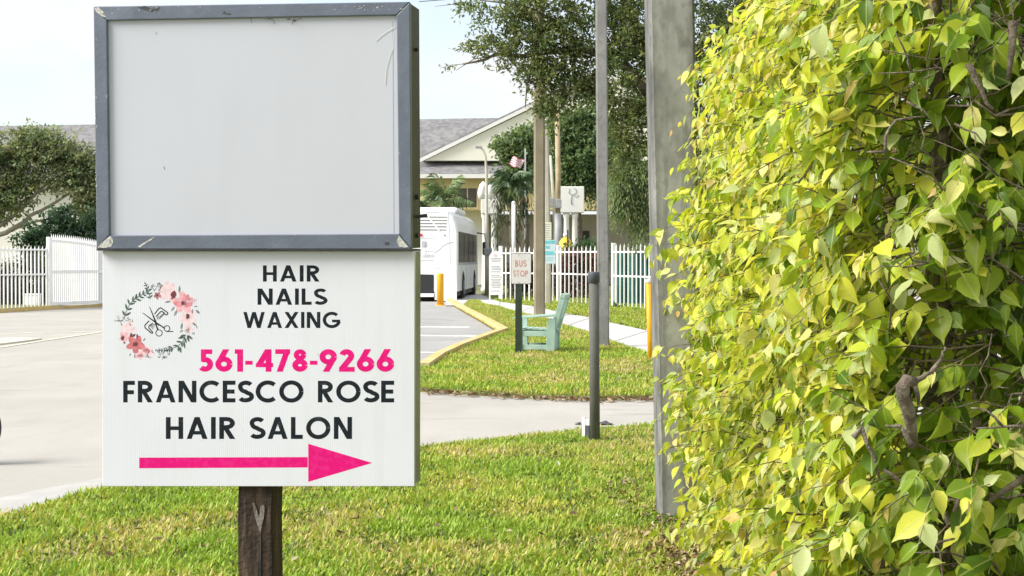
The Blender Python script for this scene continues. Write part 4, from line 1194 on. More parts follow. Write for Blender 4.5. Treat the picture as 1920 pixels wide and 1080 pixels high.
t = thing('flag', 'red and white striped flag hanging from a thin pole among the trees', 'flag', (X(985, 70), 70, 0))
b = MB(); b.tube([(0, 0, 0), (0, 0, 6.8)], [.05, .035], 8); b.build('flagpole', M['grey_metal'], t, True)
ax_ = Vector((-.80, 0, .28)); dn = Vector((-.42, 0, -.72))
b = MB(); org = Vector((-.04, 0, 6.25))
NS = 9
for k in range(NS):
    for i in range(8):
        def fp(u, v): return org + ax_*u*.66 + dn*v*.55 + Vector((0, .07*math.sin(u*7 + v*2), .03*math.sin(u*9)))
        b.add([fp(i/8, k/NS), fp((i+1)/8, k/NS), fp((i+1)/8, (k+1)/NS), fp(i/8, (k+1)/NS)], [(0, 1, 2, 3)], k % 2)
b.build('cloth', [M['flag_red'], M['flag_white']], t, True)

t = thing('play_dome', 'yellow rounded play structure top with a white ball behind the fence', 'play equipment', (X(1060, 60), 60, 0))
b = MB(); b.lathe([(.30, 1.5), (.33, 1.9), (.31, 2.1), (.25, 2.28), (.15, 2.42), (.05, 2.47), (0, 2.48)], 18, 0, (0, 0, 0)); b.build('dome', M['toy_yellow'], t, True)
b = MB(); b.lathe([(.0, 2.46), (.08, 2.5), (.10, 2.56), (.07, 2.63), (0, 2.65)], 12); b.build('ball', M['white_paint'], t, True)
b = MB(); b.lathe([(.05, 0), (.05, 1.55)], 10); b.build('stem', M['toy_yellow'], t, True)
t = thing('thin_pole', 'thin dark rod standing in front of the yellow play dome', 'pole', (X(1064.5, 52.5), 52.5, 0))
b = MB(); b.tube([(0, 0, 0), (0, 0, 2.62)], .028, 8); b.build('rod', M['dark_box'], t)
# teal screen behind the right fence
Ys = 49.5
t = thing('privacy_screen', 'dark teal fabric screen hanging behind the white picket fence', 'screen', (X(1146, Ys), Ys, 0))
b = MB(); n_ = 40; Ls = 5.2
for i in range(n_):
    x0, x1 = Ls*i/n_, Ls*(i+1)/n_
    f0, f1 = .06*math.sin(i*1.9) + .03*math.sin(i*.7), .06*math.sin((i+1)*1.9) + .03*math.sin((i+1)*.7)
    b.add([(x0, f0 - i*.02, .05), (x1, f1 - (i+1)*.02, .05), (x1, f1 - (i+1)*.02, 1.82), (x0, f0 - i*.02, 1.82)], [(0, 1, 2, 3)])
b.build('fabric', M['teal'], t, True)
b = MB(); b.tube([(0, .05, 1.83), (Ls, -.75, 1.83)], .02, 6); b.build('top_wire', M['grey_metal'], t)
# pale crate behind the left fence
Yl = 49.0
t = thing('planter_box', 'white box standing on the ground behind the spear topped fence', 'box', (X(62, Yl), Yl, .06))
b = MB(); b.bbox((-.26, -.2, 0), (.2, .2, .34), .015); b.build('body', M['white_paint'], t)
b = MB(); b.bbox((-.28, -.22, .341), (.22, .22, .38), .01); b.build('lid', M['white_paint'], t)

# ---------------------------------------------------------------- vegetation helpers
def unit(a): return a / np.maximum(np.linalg.norm(a, axis=-1, keepdims=True), 1e-9)
def in_poly(x, y, poly):
    c = np.zeros(x.shape, bool); n = len(poly); j = n - 1
    for i in range(n):
        xi, yi = poly[i][0], poly[i][1]; xj, yj = poly[j][0], poly[j][1]
        c ^= ((yi > y) != (yj > y)) & (x < (xj - xi) * (y - yi) / (yj - yi + 1e-12) + xi)
        j = i
    return c
def vnoise(x, y, f, seed=0):
    r = np.random.default_rng(seed); s = np.zeros_like(x)
    for k in range(7):
        a = r.uniform(0, 6.28); ff = f * r.uniform(.6, 1.7)
        s += np.sin((x*np.cos(a) + y*np.sin(a)) * ff + r.uniform(0, 6.28) + 1.3*np.sin((x*np.sin(a) - y*np.cos(a)) * ff * .7))
    return s / 7 * 1.6

# ---------------------------------------------------------------- grass
def grass_field(name, poly, z, box, dens, hl, wd, label_mat, seed, fine=True, straw=.0, edge=None):
    r = np.random.default_rng(seed)
    x0, y0, x1, y1 = box
    n = int((x1-x0)*(y1-y0)*dens)
    x = r.uniform(x0, x1, n); y = r.uniform(y0, y1, n)
    k = in_poly(x, y, poly) & (np.abs(x) < .3464*1.12*y + .5)
    x, y = x[k], y[k]
    nz_ = vnoise(x, y, 3.2, seed + 1); nz2 = vnoise(x, y, 9.0, seed + 2); nz3 = vnoise(x, y, 1.3, seed + 3)
    bare = (nz2 + .5*nz_ > 1.05) & (r.random(len(x)) < .75)
    x, y, nz_, nz2, nz3 = (a[~bare] for a in (x, y, nz_, nz2, nz3))
    n = len(x)
    L = r.uniform(hl[0], hl[1], n) * (1 + .25*nz2)
    W = r.uniform(wd[0], wd[1], n)
    th = r.uniform(0, 2*np.pi, n); tilt = r.uniform(.35, 1.6, n)
    d = np.stack([np.cos(th), np.sin(th)], 1)
    side = np.stack([-d[:, 1], d[:, 0], np.zeros(n)], 1)
    up = np.array([0, 0, 1.0])
    root = np.stack([x, y, np.full(n, z - .004)], 1)
    m1 = root + np.concatenate([d*np.sin(tilt*.6)[:, None], np.cos(tilt*.6)[:, None]], 1) * (L*.55)[:, None]
    tip = m1 + np.concatenate([d*np.sin(tilt*1.25)[:, None], np.cos(tilt*1.25)[:, None]], 1) * (L*.5)[:, None]
    W_ = (W/2)[:, None]
    V = np.stack([root - side*W_*.7, root + side*W_*.7, m1 + side*W_, m1 - side*W_, tip], 1).reshape(-1, 3)
    b = np.arange(n)[:, None] * 5
    q = b + np.array([0, 1, 2, 3]); t = b + np.array([3, 2, 4])
    lime = np.array([.33, .47, .055]); yel = np.array([.54, .54, .10]); strw = np.array([.60, .50, .23]); dark = np.array([.10, .155, .035])
    u = r.random(n)[:, None]
    py_ = np.clip(.30 + .55*nz_ + straw, 0, 1)[:, None]
    c = np.where(u < py_, yel, lime)
    u2 = r.random(n)[:, None]
    c = np.where(u2 < np.clip(.06 + .42*(nz_ + .7*nz3) + straw, 0.03, .72)[:, None], strw, c)
    c = np.where(r.random(n)[:, None] < np.clip(.07 - .34*nz2, .03, .5)[:, None], dark, c)
    c = c * r.uniform(.75, 1.25, (n, 1)) * r.uniform(.93, 1.07, (n, 3))
    cols = np.repeat(c, 5, axis=0)
    o = np_mesh(name, V, [q, t], cols, None, M['grass'])
    kind(o, 'stuff')
    return o
go = grass_field('grass', near_lawn, .04, (-4.2, 6.4, 2.6, 14.6), 7400, (.034, .074), (.007, .014), None, 3, straw=.02)
go2 = grass_field('island_grass', isl, .05, (-1.6, 16.5, 4.2, 55), 1500, (.05, .085), (.010, .018), None, 5, straw=.10)
go3 = grass_field('verge_grass', verge, .05, (-1.2, 22, 7.5, 60), 420, (.06, .11), (.018, .03), None, 6, straw=.0)
go4 = grass_field('far_verge_grass', lku + [(x, y + .9) for x, y in lku[::-1]], .06, (-19, 45, -12, 53), 300, (.06, .11), (.02, .03), None, 8)
# soil base sheets hidden below blades keep their own colour; dead leaves gather round the pole and hedge foot
def litter(name, n, gen, size, cols, z, seed, flatn=.35):
    r = np.random.default_rng(seed)
    xy = gen(r, n); n = len(xy)
    a = r.uniform(0, 2*np.pi, n); L = r.uniform(size[0], size[1], n); W = L*r.uniform(.35, .6, n)
    ax = np.stack([np.cos(a), np.sin(a), r.normal(0, flatn, n)], 1); ax = unit(ax)
    nn = unit(np.stack([r.normal(0, flatn, n), r.normal(0, flatn, n), np.ones(n)], 1)); sd = unit(np.cross(nn, ax)); nn = np.cross(ax, sd)
    p = np.concatenate([xy, (z + r.uniform(.0, .03, n))[:, None]], 1)
    cu = r.uniform(.05, .3, n)[:, None]
    L_, W_ = L[:, None], W[:, None]
    V = np.stack([p - ax*L_*.5, p - ax*L_*.1 + sd*W_*.5 + nn*L_*cu, p + ax*L_*.5 + nn*L_*cu*.6, p - ax*L_*.1 - sd*W_*.5 + nn*L_*cu*.7, p], 1).reshape(-1, 3)
    b = np.arange(n)[:, None]*5
    f = np.concatenate([b + np.array(t) for t in ((0, 4, 1), (1, 4, 2), (2, 4, 3), (3, 4, 0))])
    c = np.array(cols)[r.integers(0, len(cols), n)] * r.uniform(.7, 1.25, (n, 1))
    o = np_mesh(name, V, [f], np.repeat(c, 5, axis=0), None, M['litter'])
    return kind(o, 'stuff')
BROWN = [(.22, .13, .06), (.30, .20, .11), (.38, .29, .19), (.15, .09, .05), (.42, .36, .24)]
def gen_foot(r, n):
    q = [G(1175 + r.normal(0, 30), 935 + r.normal(0, 28), .04) for _ in range(n//5)]
    q += [G(1290 + r.normal(0, 45), 1035 + r.normal(0, 30), .04) for _ in range(n//2)]
    xy = np.array([(p.x, p.y) for p in q])
    m = n - len(q)
    y = r.uniform(6.6, 9.2, m); x = .95 + r.normal(0, .10, m)
    return np.concatenate([xy, np.stack([x, y], 1)])
litter('leaf_litter', 1100, gen_foot, (.025, .06), BROWN, .055, 21)
def gen_edge(r, n):
    px = r.uniform(790, 1240, n); py = np.interp(px, [789, 900, 1000, 1100, 1230], [737, 744, 750, 753, 752]) + r.normal(0, 1.6, n)
    q = [G(a, b_, 0) for a, b_ in zip(px, py)]
    return np.array([(p.x, p.y) for p in q])
litter('edge_litter', 420, gen_edge, (.04, .10), BROWN, .012, 22)
def gen_lawn(r, n):
    px = r.uniform(0, 1230, n); py = r.uniform(850, 1080, n)
    q = [G(a, b_, .04) for a, b_ in zip(px, py)]
    k = in_poly(np.array([p.x for p in q]), np.array([p.y for p in q]), near_lawn)
    return np.array([(p.x, p.y) for p in q])[k]
litter('lawn_litter', 150, gen_lawn, (.02, .06), BROWN + [(.6, .55, .45)], .09, 23)

# ---------------------------------------------------------------- the ficus hedge
PATH = np.array([(1.75, 9.2), (1.25, 8.95), (1.02, 8.55), (.98, 7.6), (.93, 6.3), (.875, 5.0), (.82, 4.15), (.83, 3.78), (.94, 3.52), (1.15, 3.42), (1.6, 3.36), (2.4, 3.32)])
seg = np.linalg.norm(np.diff(PATH, axis=0), axis=1); cum = np.concatenate([[0], np.cumsum(seg)])
S_CORNER = cum[7]
def path_at(s):
    p = np.stack([np.interp(s, cum, PATH[:, 0]), np.interp(s, cum, PATH[:, 1])], 1)
    e = .12
    a = np.stack([np.interp(s+e, cum, PATH[:, 0]) - np.interp(s-e, cum, PATH[:, 0]), np.interp(s+e, cum, PATH[:, 1]) - np.interp(s-e, cum, PATH[:, 1])], 1)
    a = unit(a); n = np.stack([a[:, 1], -a[:, 0]], 1)     # outward
    n = np.where((n[:, :1]*(p[:, :1]-1.7) + n[:, 1:]*(p[:, 1:]-6.2)) < 0, -n, n)
    return p, n
OZ = np.array([0, .17, .4, .65, .86, 1.05, 1.2, 1.47, 1.73, 1.9, 2.05, 2.3, 2.57, 2.75, 3.0, 3.6]); OX = np.array([.05, .03, .04, .02, -.05, .02, .03, .02, -.04, .0, .04, .09, .06, .22, .36, .50])
def surf(s, z, depth, r):
    p, n = path_at(s)
    sideness = np.clip((S_CORNER + .30 - s)/.45, 0, 1)
    p3 = np.concatenate([p, z[:, None]], 1)
    bump_ = .055*np.sin(s*5.1 + 2.3*z) + .05*np.sin(z*6.7 - s*3.1) + .04*np.sin(s*11 + z*9)
    n3 = np.concatenate([n, np.zeros((len(s), 1))], 1)
    p3 = p3 + n3*(bump_ - depth)[:, None]
    p3[:, 0] += np.interp(z, OZ, OX) * sideness
    return p3, n3, sideness

r = np.random.default_rng(5)
def make_shoots(n_side, n_end):
    s = np.concatenate([r.uniform(.35, S_CORNER + .1, n_side), r.uniform(S_CORNER - .1, cum[-1] - .5, n_end)])
    z = np.concatenate([np.abs(r.uniform(.02, 3.35, n_side)), r.uniform(.02, 3.2, n_end)])
    n = len(s)
    dep = np.concatenate([np.abs(r.normal(.10, .10, n_side)), np.abs(r.normal(.16, .16, n_end))])
    return s, z, dep
s, z, dep = make_shoots(2700, 640)
p, nrm, side_ = surf(s, z, dep + .10, r)
n_t = len(s)
tw_dir = unit(nrm*r.uniform(.5, 1.3, (n_t, 1)) + r.normal(0, .45, (n_t, 3)) + np.array([0, 0, .15]))
tw_len = r.uniform(.14, .30, n_t)
long_ = r.random(n_t) < .035
tw_len[long_] *= 1.5
NL = 8
pos, axs, nms, lens, wrs, cidx, owner = [], [], [], [], [], [], []
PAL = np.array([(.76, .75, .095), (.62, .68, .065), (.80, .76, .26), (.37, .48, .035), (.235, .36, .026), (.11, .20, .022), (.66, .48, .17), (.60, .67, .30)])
for k in range(NL):
    t = (k + .6 + r.uniform(-.3, .3, n_t)) / NL
    droop = np.array([0, 0, -1.0])
    q = p + tw_dir*(tw_len*t)[:, None] + droop*(tw_len*t*t*.35)[:, None]
    sd = unit(np.cross(tw_dir, np.array([0, 0, 1.0])) + 1e-6) * (1 if k % 2 else -1)
    a = unit(tw_dir*r.uniform(.15, .8, (n_t, 1)) + sd*r.uniform(.1, .8, (n_t, 1)) + droop*r.uniform(.25, 1.25, (n_t, 1)) + r.normal(0, .22, (n_t, 3)))
    nn = unit(nrm*.7 + np.array([0, 0, .75]) + r.normal(0, .42, (n_t, 3)))
    young = t + r.normal(0, .15, n_t)
    L = r.uniform(.068, .102, n_t) * np.where(young > .8, .72, 1.0)
    L = L * np.where(side_ > .5, r.uniform(.75, 1.02, n_t), r.choice([.6, .75, .9, 1.0, 1.14], n_t))
    u = r.random(n_t)
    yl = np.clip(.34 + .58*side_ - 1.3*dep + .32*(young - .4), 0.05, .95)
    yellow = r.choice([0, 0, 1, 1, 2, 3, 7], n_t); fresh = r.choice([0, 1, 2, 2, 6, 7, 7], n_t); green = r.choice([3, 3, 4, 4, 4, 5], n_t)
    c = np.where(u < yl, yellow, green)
    c = np.where((young > .85) & (r.random(n_t) < .6), fresh, c)
    keep = r.random(n_t) < np.where(side_ > .5, .96, .74)
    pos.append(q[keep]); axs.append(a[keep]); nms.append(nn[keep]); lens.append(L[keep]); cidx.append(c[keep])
# deeper, darker green leaves inside the hedge
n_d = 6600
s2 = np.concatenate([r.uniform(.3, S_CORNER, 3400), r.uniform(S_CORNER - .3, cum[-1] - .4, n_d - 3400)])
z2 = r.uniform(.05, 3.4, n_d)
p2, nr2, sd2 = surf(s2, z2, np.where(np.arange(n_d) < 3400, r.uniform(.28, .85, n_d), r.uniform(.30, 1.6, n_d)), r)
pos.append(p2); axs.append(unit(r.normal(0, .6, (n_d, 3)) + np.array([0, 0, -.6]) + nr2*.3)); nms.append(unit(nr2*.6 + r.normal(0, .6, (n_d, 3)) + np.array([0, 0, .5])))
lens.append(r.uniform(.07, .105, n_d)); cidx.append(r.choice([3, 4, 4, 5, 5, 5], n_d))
# the hedge's top and far side, closing it against the light
n_c = 5200
ct = np.stack([r.uniform(1.2, 3.0, n_c), r.uniform(3.5, 9.0, n_c), 3.45 + r.normal(0, .08, n_c)], 1)
cs = np.stack([2.75 + r.normal(0, .10, n_c), r.uniform(3.4, 9.1, n_c), r.uniform(.03, 3.5, n_c)], 1)
for q_, n3_ in ((ct, np.array([0, 0, 1.0])), (cs, np.array([1.0, 0, .3]))):
    pos.append(q_); axs.append(unit(r.normal(0, .7, (n_c, 3)) + np.array([0, 0, -.3]))); nms.append(unit(n3_ + r.normal(0, .45, (n_c, 3))))
    lens.append(r.uniform(.09, .13, n_c)); cidx.append(r.choice([1, 3, 4, 5], n_c))
# hanging outer sprays in front of the concrete pole, as the photo shows them
extra = []
for (px, py, Y, n_) in ((1236, 432, 7.9, 5), (1228, 462, 8.0, 4), (1290, 135, 7.6, 8), (1300, 165, 7.5, 7), (1312, 210, 7.4, 4), (1248, 655, 7.8, 6), (1240, 735, 7.9, 6), (1262, 705, 7.8, 6), (1228, 792, 8.0, 4), (1260, 520, 7.8, 6), (1262, 745, 7.8, 7), (1285, 940, 7.5, 7), (1278, 985, 7.4, 4), (1270, 360, 7.8, 5), (1262, 790, 7.8, 6), (1280, 880, 7.5, 6), (1255, 840, 7.8, 4), (1330, 1010, 7.4, 10), (1320, 240, 7.4, 5), (1225, 855, 8.1, 2)):
    c0 = np.array(P(px, py, Y)); extra.append((c0, n_))
xt_tw = []
for c0, n_ in extra:
    back = c0 + np.array([.26, .12, -.02 + r.uniform(-.05, .08)])
    xt_tw.append((back, c0))
    f = r.uniform(.35, 1.1, n_)[:, None]
    pos.append(back + (c0 - back)*f + r.normal(0, .018, (n_, 3)))
    axs.append(unit(np.array([-.45, -.1, -.6]) + r.normal(0, .35, (n_, 3)))); nms.append(unit(np.array([-.5, -.35, .6]) + r.normal(0, .4, (n_, 3))))
    lens.append(r.uniform(.065, .10, n_)); cidx.append(r.choice([0, 1, 2, 2, 3, 7], n_))
pos, axs, nms = np.concatenate(pos), np.concatenate(axs), np.concatenate(nms)
lens, cidx = np.concatenate(lens), np.concatenate(cidx)
N = len(pos)
sds = unit(np.cross(nms, axs)); nms = np.cross(axs, sds)
wrs = r.uniform(.52, .74, N)
shp = r.integers(0, 4, N)
# four leaf shapes: (along, across, lift)
ROWT = [0.0, .16, .40, .66, .86]; ROWW = [.03, .38, .50, .36, .10]
LS = []
for cup, curl, wave in ((.16, -.10, 0), (.26, -.26, .03), (.10, .06, -.04), (.34, -.42, .05)):
    vs = [(-.17, 0, .03)]; uv = [(0, 0)]
    for t, w in zip(ROWT, ROWW):
        lift = curl*t*t
        for sx in (-1, 0, 1):
            vs.append((t - .05*abs(lift), sx*w*(1-.25*cup), lift + (cup*w if sx else 0) + (wave if sx > 0 else -wave)*math.sin(t*6)*(sx != 0)))
            uv.append((sx*w*2, t))
    vs.append((1.03 + curl*.05, 0, curl*1.08)); uv.append((0, 1))
    LS.append((np.array(vs), np.array(uv)))
LQ = np.array([[1+3*i+a, 1+3*i+a+1, 4+3*i+a+1, 4+3*i+a] for i in range(4) for a in (0, 1)])
LT = np.array([[0, 2, 1], [0, 3, 2], [13, 14, 16], [14, 15, 16]])
NVL = 17
def leaf_verts(idx):
    V = np.empty((len(idx), NVL, 3)); U = np.empty((len(idx), NVL, 2))
    for k in range(4):
        m_ = shp[idx] == k; ii = idx[m_]
        T, uv = LS[k]
        V[m_] = pos[ii][:, None] + (axs[ii][:, None]*T[None, :, 0:1] + sds[ii][:, None]*(T[None, :, 1:2]*wrs[ii][:, None, None]*1.0) + nms[ii][:, None]*T[None, :, 2:3]) * lens[ii][:, None, None]
        U[m_] = uv[None]
    return V, U
# which leaves show largest in the picture: splat sample points into a depth buffer
uu = np.array([(a, b_) for a in np.linspace(.05, .9, 8) for b_ in np.linspace(-.8, .8, 5)])
wv = np.interp(uu[:, 0], ROWT, ROWW)
SPt = pos[:, None] + (axs[:, None]*uu[None, :, 0:1] + sds[:, None]*(uu[:, 1]*wv)[None, :, None]*wrs[:, None, None]) * lens[:, None, None]
rel = SPt - np.array([0, 0, CAM_H])
dz = rel[..., 1]*cP - rel[..., 2]*sP; dy = rel[..., 1]*sP + rel[..., 2]*cP
gx = ((960 + F*rel[..., 0]/dz)/4).astype(int); gy = ((540 - F*dy/dz)/4).astype(int)
ok = (gx >= 0) & (gx < 480) & (gy >= 0) & (gy < 270)
cell = np.where(ok, gy*480 + gx, 480*270)
zb = np.full(480*270 + 1, 1e9); np.minimum.at(zb, cell.ravel(), dz.ravel())
vis = ok & (dz <= zb[cell] + 1e-6)
vc = vis.sum(1) * (1 + 0*lens)
# count distinct cells by weighting with projected area
area = np.abs((nms*unit(pos - np.array([0, 0, CAM_H]))).sum(1)) * lens**2 * wrs * (F/pos[:, 1])**2
score = vc / 40 * (area + 30)
score = np.where(vc > 0, np.bincount(np.repeat(np.arange(N), vis.shape[1])[vis.ravel()], minlength=N), 0) + score*1e-3
top = np.argsort(-score)[:300]
rest = np.setdiff1d(np.arange(N), top)
hb = np.array([1.3, 5.5, .04])
hedge = thing('ficus_hedge', 'tall clipped hedge with lime and yellow leaves crowding the concrete pole', 'hedge', tuple(hb))
V, U = leaf_verts(rest)
nr_ = len(rest); base = np.arange(nr_)[:, None, None]*NVL
quads = (base + LQ[None]).reshape(-1, 4); tris = (base + LT[None]).reshape(-1, 3)
cc = PAL[cidx[rest]] * r.uniform(.82, 1.15, (nr_, 1)) * r.uniform(.93, 1.07, (nr_, 3))
fo = np_mesh('foliage', V.reshape(-1, 3) - hb, [quads, tris], np.repeat(cc, NVL, axis=0), U.reshape(-1, 2), M['leaf'], hedge, True)
kind(fo, 'stuff')
LMESH = {}
for i in top:
    key = (int(shp[i]), int(cidx[i]))
    if key not in LMESH:
        T, uv = LS[key[0]]
        o = np_mesh('leaf', T, [LQ, LT], np.repeat(PAL[key[1]][None], NVL, axis=0), uv, M['leaf'], hedge, True)
        LMESH[key] = o
    else:
        o = LMESH[key].copy(); COL.objects.link(o); o.parent = hedge
    L = lens[i]
    Mx = Matrix(((axs[i][0]*L, sds[i][0]*L*wrs[i], nms[i][0]*L, pos[i][0]-hb[0]),
                 (axs[i][1]*L, sds[i][1]*L*wrs[i], nms[i][1]*L, pos[i][1]-hb[1]),
                 (axs[i][2]*L, sds[i][2]*L*wrs[i], nms[i][2]*L, pos[i][2]-hb[2]), (0, 0, 0, 1)))
    o.matrix_local = Mx
# shoots
def np_tubes(name, pts, rad, m, parent, off):
    """pts (n,k,3), rad (n,k): three sided stems"""
    n, k, _ = pts.shape
    d = unit(np.gradient(pts, axis=1)); u = unit(np.cross(d, np.array([.3, .2, .93]))); w = np.cross(d, u)
    an = np.array([0, 2.094, 4.189])
    V = pts[:, :, None] + (u[:, :, None]*np.cos(an)[None, None, :, None] + w[:, :, None]*np.sin(an)[None, None, :, None]) * rad[:, :, None, None]
    V = V.reshape(-1, 3) - off
    b = (np.arange(n)*k*3)[:, None, None] + (np.arange(k-1)*3)[None, :, None]
    f = np.concatenate([(b + np.array([a, (a+1) % 3, 3+(a+1) % 3, 3+a])[None, None]).reshape(-1, 4) for a in range(3)])
    o = np_mesh(name, V, [f], None, None, m, parent, True)
    return o
tt = np.linspace(-.6, 1, 5)
sp = p[:, None] + tw_dir[:, None]*(tw_len[:, None]*tt[None])[..., None] + np.array([0, 0, -1.0])*(tw_len[:, None]*np.sign(tt)*tt**2*.35)[..., None]
sr = np.linspace(.0034, .0012, 5)[None]*r.uniform(.7, 1.2, (n_t, 1))
xa = np.array([a for a, c in xt_tw]); xc = np.array([c for a, c in xt_tw]); tq = np.linspace(0, 1, 5)
spx = xa[:, None] + (xc - xa)[:, None]*tq[None, :, None] + np.array([0, 0, .03])*np.sin(tq*3.1)[None, :, None]
kind(np_tubes('shoots', np.concatenate([sp, spx]), np.concatenate([sr, np.repeat(np.linspace(.003, .001, 5)[None], len(spx), 0)]), M['twig'], hedge, hb), 'stuff')
# woody frame
def wiggle(a, c, n, amp):
    a, c = Vector(a), Vector(c); out = []
    for i in range(n + 1):
        t = i/n; w = amp*math.sin(math.pi*t) if 0 < i < n else 0
        out.append(a.lerp(c, t) + Vector((rnd.uniform(-1, 1), rnd.uniform(-1, 1), rnd.uniform(-1, 1)))*w)
    return out
HB = Vector(hb)
n_stem = 0
trunks = [(1.12, 3.98), (1.42, 3.72), (1.30, 4.45), (1.62, 4.05), (1.12, 4.75), (1.30, 5.5), (1.2, 6.3), (1.3, 7.1), (1.25, 7.9), (1.4, 8.5)]
for (tx, ty) in trunks:
    b = MB()
    top_ = Vector((tx + (.45 if ty > 4.6 else .1) + rnd.uniform(-.15, .2), ty + rnd.uniform(-.25, .15), 3.0))
    st = wiggle((tx, ty, -.1), top_, 14, .055)
    b.tube([v - HB for v in st], [.034*(1-.7*i/14) + .004 for i in range(15)], 7)
    b.build('stem', M['hedge_bark'], hedge, True)
    bb = MB()
    for i in range(1, 14):
        for _ in range(2):
            a = st[i]; near = ty < 4.2
            if near and rnd.random() < .75: tgt = Vector((rnd.uniform(.85, 1.5), rnd.uniform(3.42, 3.62), a.z + rnd.uniform(-.1, .38)))
            else: zt_ = a.z + rnd.uniform(-.05, .35); tgt = Vector((rnd.uniform(.96, 1.10) + float(np.interp(zt_, OZ, OX)), ty + rnd.uniform(-.5, .5), zt_))
            br = wiggle(a, tgt, 6, .045); r0 = rnd.uniform(.004, .009)
            bb.tube([v - HB for v in br], [r0*(1-.75*k/6) for k in range(7)], 5)
            for k in (2, 3, 4, 5):
                if rnd.random() < .55:
                    tg = br[k] + Vector((rnd.uniform(-.16, .16), rnd.uniform(-.16, .10), rnd.uniform(-.06, .18)))
                    tw = wiggle(br[k], tg, 4, .018); bb.tube([v - HB for v in tw], [r0*.42*(1-.6*q/4) + .0006 for q in range(5)], 4)
    kind(bb.build('branchwork', M['hedge_bark'], hedge, True), 'stuff')
# the gnarled cut stub and a dead pale stick on the near end
stub = [(1712, 835, 3.50), (1709, 800, 3.47), (1704, 770, 3.44), (1694, 745, 3.42), (1693, 725, 3.41), (1700, 713, 3.40), (1716, 716, 3.41)]
b = MB(); pts = [P(x, y, Y) - HB for x, y, Y in stub]
b.tube(pts, [.014, .013, .016, .015, .017, .016, .011], 9)
for (x0, y0, x1, y1, ra) in ((1712, 835, 1690, 800, .008), (1690, 800, 1660, 798, .005), (1716, 716, 1745, 700, .008), (1745, 700, 1765, 672, .006), (1765, 672, 1772, 650, .004), (1716, 718, 1722, 760, .006)):
    b.tube(wiggle(P(x0, y0, 3.43) - HB, P(x1, y1, 3.43) - HB, 4, .004), [ra, ra*.95, ra*.85, ra*.7, ra*.5], 6)
b.build('cut_stub', M['hedge_bark'], hedge, True)
def stick(name, L, ra, Y, m='hedge_bark'):
    bb = MB()
    for pl in L:
        q = [P(x, y, Y) - HB for x, y in pl]
        fine = []
        for a, c in zip(q[:-1], q[1:]):
            fine += [a, a.lerp(c, .5) + Vector((rnd.uniform(-1, 1), rnd.uniform(-1, 1), rnd.uniform(-1, 1)))*.003]
        fine.append(q[-1]); n_ = len(fine)
        bb.tube(fine, [ra*(1-.6*i/(n_-1)) for i in range(n_)], 6)
    bb.build(name, M[m], hedge, True)
stick('dead_branch', [[(1815, 120), (1830, 150), (1845, 180), (1862, 205)]], .009, 3.45)
stick('dead_branch', [[(1900, 40), (1898, 90), (1890, 150)]], .012, 3.5)
stick('bare_twig', [[(1660, 285), (1660, 255), (1680, 225), (1735, 218)], [(1660, 285), (1625, 285)]], .0042, 3.36)
stick('bare_twig', [[(1790, 232), (1830, 250), (1850, 275)], [(1700, 190), (1730, 205), (1745, 225)]], .0032, 3.36)
stick('bare_twig', [[(1920, 800), (1880, 800), (1830, 803)], [(1880, 800), (1850, 770), (1820, 765)]], .004, 3.36)
stick('dead_branch', [[(1920, 895), (1890, 915), (1860, 935), (1838, 968)]], .010, 3.5)
stick('dead_branch', [[(1790, 1010), (1770, 960), (1745, 940), (1690, 905), (1655, 880)]], .010, 3.55)
stick('dead_branch', [[(1600, 820), (1615, 800), (1640, 860), (1650, 900)]], .008, 3.55)
stick('bare_twig', [[(1790, 960), (1800, 930), (1808, 925)], [(1720, 1000), (1750, 1020), (1790, 1010)]], .006, 3.45)
stick('bare_twig', [[(1440, 905), (1500, 925), (1560, 960)], [(1500, 925), (1470, 935), (1380, 950)]], .006, 5.2, 'twig')

